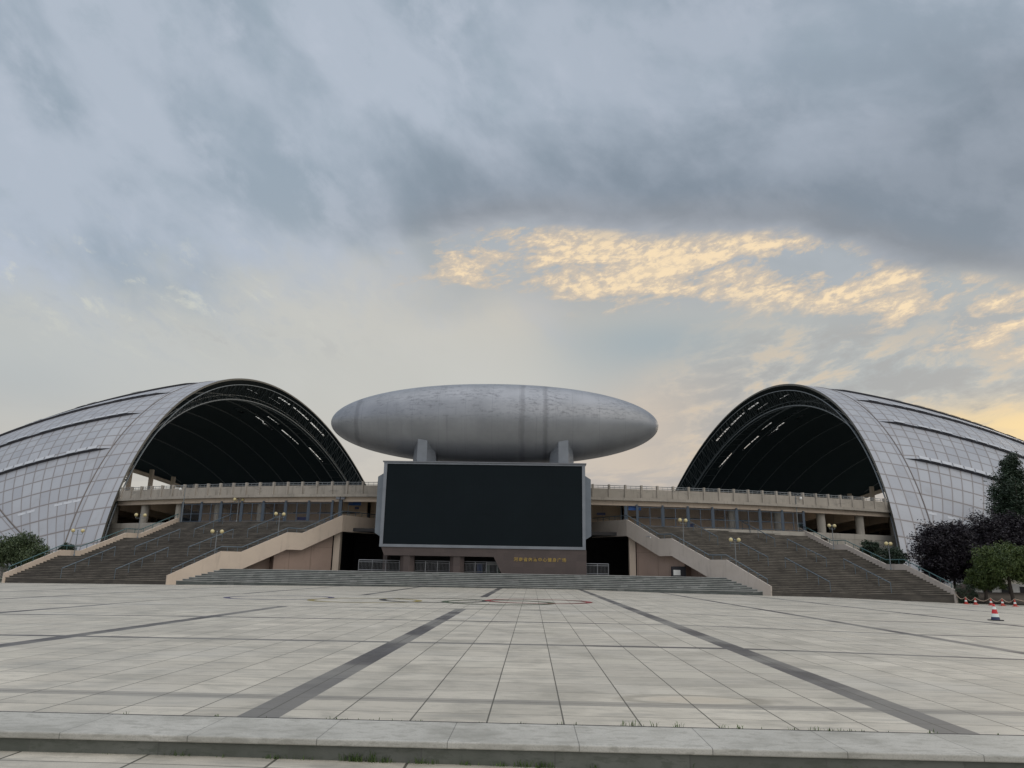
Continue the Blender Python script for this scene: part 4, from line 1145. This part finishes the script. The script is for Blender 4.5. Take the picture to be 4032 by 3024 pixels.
# ------------------------------------------------------------------ planting
g = MB(); g.add([(38.4, 69.8, -.5), (46, 66.5, -.62), (80, 60, -.6), (95, 80, .6), (60, 84, .3), (40, 80, .1)], [(0, 1, 2, 3, 4, 5)]); tag(g.build('soil_bank', M['soil']), kind='structure')
g = MB(); g.add([(-49.5, 69.0, -.33), (-49.5, 84, 0), (-90, 84, 0), (-90, 69, -.43)], [(0, 1, 2, 3)]); tag(g.build('lawn', M['ground']), kind='structure')
def leaves(g, c, rad, n_, size, rnd, droop=0., shell=.55, lean=(0, 0)):
    # leaf clumps spread through an irregular volume
    k = max(8, n_//60)
    cl = []
    for _ in range(k):
        while True:
            v = Vector((rnd.uniform(-1, 1), rnd.uniform(-1, 1), rnd.uniform(-1, 1)))
            if .02 < v.length < 1: break
        v = v.normalized()*(shell+(1-shell)*rnd.random()**.6)
        nn = .82+.36*mnoise.noise(v*2.1+Vector(c)*.3)
        cl.append(Vector((c[0]+v.x*rad[0]*nn, c[1]+v.y*rad[1]*nn, c[2]+v.z*rad[2]*nn)))
    cr = max(rad)*.20
    for i in range(n_):
        q = cl[i % k]; s = size*rnd.uniform(.6, 1.3)
        pnt = q+Vector((rnd.gauss(0, cr*.5), rnd.gauss(0, cr*.5), rnd.gauss(0, cr*.42)))
        a = Vector((rnd.gauss(0, 1), rnd.gauss(0, 1), rnd.gauss(0, .6)-droop)).normalized(); b = a.orthogonal().normalized(); b.rotate(Matrix.Rotation(rnd.uniform(0, 6.28), 3, a))
        g.add([pnt-a*s, pnt+b*s*.36, pnt+a*s, pnt-b*s*.36], [(0, 1, 2, 3)])
def tree(name, label, base, h, rad, mat, n_, size, trunk_r=.16, blobs=None, droop=0., seed=1, limbs=5, group=None, stems=1):
    rnd = random.Random(seed)
    root = empty(name, base, label, 'tree' if 'shrub' not in name else 'shrub', group)
    g = MB(); cz = base[2]+h-rad[2]
    for s_ in range(stems):
        sx = (s_-(stems-1)/2)*.25
        p0 = Vector((base[0]+sx, base[1], base[2]-.2)); p1 = Vector((base[0]+sx*2.5+rnd.uniform(-.15, .15), base[1], max(base[2]+.5, cz-rad[2]*.75))); p2 = Vector((base[0]+sx*3, base[1], cz+rad[2]*.25))
        g.tube(p0, p1, trunk_r, 8, trunk_r*.75); g.tube(p1, p2, trunk_r*.75, 7, trunk_r*.25)
        for i in range(limbs):
            a = rnd.uniform(0, 6.28); t = rnd.uniform(.0, .8); st_ = p1.lerp(p2, t); e = Vector((base[0]+math.cos(a)*rad[0]*.75, base[1]+math.sin(a)*rad[1]*.75, cz+rnd.uniform(-.2, .7)*rad[2]))
            g.tube(st_, e, trunk_r*.4, 5, trunk_r*.08)
    g.build('trunk', M['bark'], root)
    g = MB()
    for b in (blobs or [((0, 0, 0), (1, 1, 1), 1)]):
        (ox, oy, oz), (sx, sy, sz), fr_ = b
        leaves(g, (base[0]+ox*rad[0], base[1]+oy*rad[1], cz+oz*rad[2]), (rad[0]*sx, rad[1]*sy, rad[2]*sz), int(n_*fr_), size, rnd, droop)
        leaves(g, (base[0]+ox*rad[0], base[1]+oy*rad[1], cz+oz*rad[2]), (rad[0]*sx*.6, rad[1]*sy*.6, rad[2]*sz*.6), int(n_*fr_*.35), size*1.5, rnd, droop, .2)
    g.build('crown', M[mat], root)
    return root
BL = [((-.25, 0, .1), (.72, .8, .85), .5), ((.42, 0, -.1), (.6, .8, .7), .35), ((.1, .1, .55), (.5, .6, .45), .2)]
q = at(3760, 2300, 73); tree('plum_tree', 'round dark purple plum tree just right of the staircase', (q.x, 73, -.4), 7.5, (3.9, 3.2, 3.6), 'leaf_purple', 30000, .135, .16, BL, 0, 11)
q = at(3975, 2300, 79); tree('plum_tree', 'dark purple plum tree behind the green tree at the right edge', (q.x, 79, -.3), 8.7, (5.4, 3.4, 4.0), 'leaf_purple', 30000, .15, .18, BL, 0, 12)
q = at(4015, 2300, 84); tree('conifer', 'tall dark green pointed tree at the right edge of the photo', (q.x+.9, 84, -.3), 15.2, (3.9, 3.3, 6.6), 'leaf_dark', 30000, .15, .22, [((0, 0, -.25), (1, 1, .65), .5), ((-.05, 0, .25), (.7, .7, .55), .35), ((0, 0, .70), (.32, .32, .38), .15)], 0, 13)
q = at(3985, 2320, 68); tree('green_tree', 'bright green bushy tree in front of the purple trees', (q.x, 68, -.5), 5.3, (3.3, 2.6, 2.15), 'leaf_green', 20000, .11, .17, BL, .7, 14, stems=1)
q = at(3875, 2320, 69); tree('green_tree', 'low yellow green tree with a leaning trunk beside the round shrub', (q.x, 69, -.5), 3.1, (1.9, 1.6, 1.2), 'leaf_green', 9000, .10, .16, BL, .7, 15)
rr_ = random.Random(5)
root = empty('bush', (at(3793, 2330, 69).x, 69, -.5), 'clipped round dark green shrub at the foot of the right staircase', 'shrub')
g = MB(); leaves(g, (root.location.x, 69, .25), (1.05, 1.0, .85), 7000, .07, rr_, 0, .85); g.build('foliage', M['leaf_dark'], root)
g = MB(); g.tube((root.location.x, 69, -.6), (root.location.x, 69, .3), .08, 6); g.sphere((root.location.x, 69, .25), .8, 12, 8); g.build('stem', M['bark'], root)
for px0, py0, rad, Y, lb, sd2 in ((3425, 2160, (1.3, 1.0, 1.1), 80.5, 'leafy green shrub between stair parapet and concourse wall', 3), (3515, 2195, (2.0, 1.2, 1.0), 77.5, 'wide leafy green shrub behind the lower rail of the right staircase', 4), (265, 2165, (.9, .8, .7), 76, 'small green shrub behind the left stair parapet', 6)):
    q = at(px0, py0, Y); root = empty('bush', (q.x, Y, 0), lb, 'shrub'); rr_ = random.Random(sd2)
    g = MB(); leaves(g, (q.x, Y, q.z), rad, 4500, .11, rr_, 0, .4); g.build('foliage', M['leaf_dark'], root)
    g = MB()
    for k in range(4): g.tube((q.x+.1*k, Y, -.5), (q.x+(k-1.5)*.4, Y, q.z), .05, 5, .02)
    g.build('stem', M['bark'], root)
q = at(75, 2250, 73); tree('willow_tree', 'small willow with drooping green leaves at the left edge', (q.x-.6, 73, -.35), 4.7, (3.8, 2.4, 2.1), 'leaf_willow', 12000, .12, .12, BL, .9, 21)
# parked white van seen past the left stair
q = at(5, 2250, 74); root = empty('parked_van', (q.x-1.4, 74, -.3), 'white van parked beyond the left staircase at the left edge', 'van')
g = MB(); g.prism([(q.x-3.4, 73), (q.x+.6, 73), (q.x+.6, 75), (q.x-3.4, 75)], 0, [1.75, 1.2, 1.2, 1.75]); g.build('body', M['white'], root, bevel=.08)
g = MB(); g.box(q.x-2.8, q.x-.6, 72.98, 72.999, .95, 1.5); g.build('window', M['black'], root)
for xx in (-2.7, -.3): g = MB(); g.tube((q.x+xx, 72.95, .0), (q.x+xx, 73.2, .0), .33, 16); g.build('wheel', M['black'], root)
# low white service building glimpsed behind the right-hand trunks
q0, q1 = at(3700, 2300, 80), at(4060, 2300, 80)
root = empty('low_building', ((q0.x+q1.x)/2+2, 83, -.6), 'low white service building glimpsed behind the tree trunks on the right', 'building')
g = MB(); g.box(q0.x+1.5, q1.x+12, 81, 87, -1.4, 1.05); g.build('wall', M['white'], root)
for i in range(6):
    xx = q0.x+3+i*1.9; g = MB(); g.box(xx, xx+.9, 80.95, 80.995, .1, .8); g.build('window', M['black'], root)

# ------------------------------------------------------------------ grass in the joints of the front step
g = MB(); rnd = random.Random(9)
def tuft(x, y, z, n_, h):
    for _ in range(n_):
        a = rnd.uniform(0, 6.28); l = h*rnd.uniform(.4, 1.1); lean = rnd.uniform(.15, .9); bx_, by_ = x+rnd.gauss(0, .03), y+rnd.gauss(0, .008)
        d = Vector((math.cos(a), math.sin(a), 0)); p0 = Vector((bx_, by_, z)); p1 = p0+d*l*lean*.45+Vector((0, 0, l*.65)); p2 = p0+d*l*lean+Vector((0, 0, l*.85)); s_ = d.cross(Vector((0, 0, 1)))*.0035
        g.add([p0-s_, p0+s_, p1+s_*.8, p1-s_*.8, p2], [(0, 1, 2, 3), (3, 2, 4)])
for x, n_, h in [(-2.25, 22, .08), (-1.62, 40, .11), (-1.45, 45, .13), (-1.3, 30, .09), (-1.55, 30, .1), (-.98, 26, .08), (-.85, 14, .07), (-3.2, 12, .07), (-.1, 26, .09), (0.02, 20, .08), (2.9, 18, .1), (2.3, 10, .08)]:
    for _ in range(3): tuft(x+rnd.gauss(0, .06), 7.2, -.175 if x < -2.5 else -.195, n_//3, h)
for x, n_, h in [(.95, 14, .07), (1.05, 12, .08), (1.25, 10, .07), (1.5, 14, .07), (1.95, 14, .06), (2.1, 10, .05), (2.85, 12, .05), (3.0, 9, .05), (4.0, 10, .05), (.45, 6, .04), (-.1, 6, .05)]:
    tuft(x, 8.07, .0, n_, h)
for _ in range(38): tuft(rnd.uniform(-4.2, 4.2), 7.2, -.20, rnd.randint(3, 10), rnd.uniform(.03, .09))
for _ in range(26): tuft(rnd.uniform(-4.5, 5.0), 8.07, 0, rnd.randint(2, 5), rnd.uniform(.02, .045))
tag(g.build('grass', M['grass']), 'tufts of green grass growing in the joints of the front step', 'grass', kind='stuff')
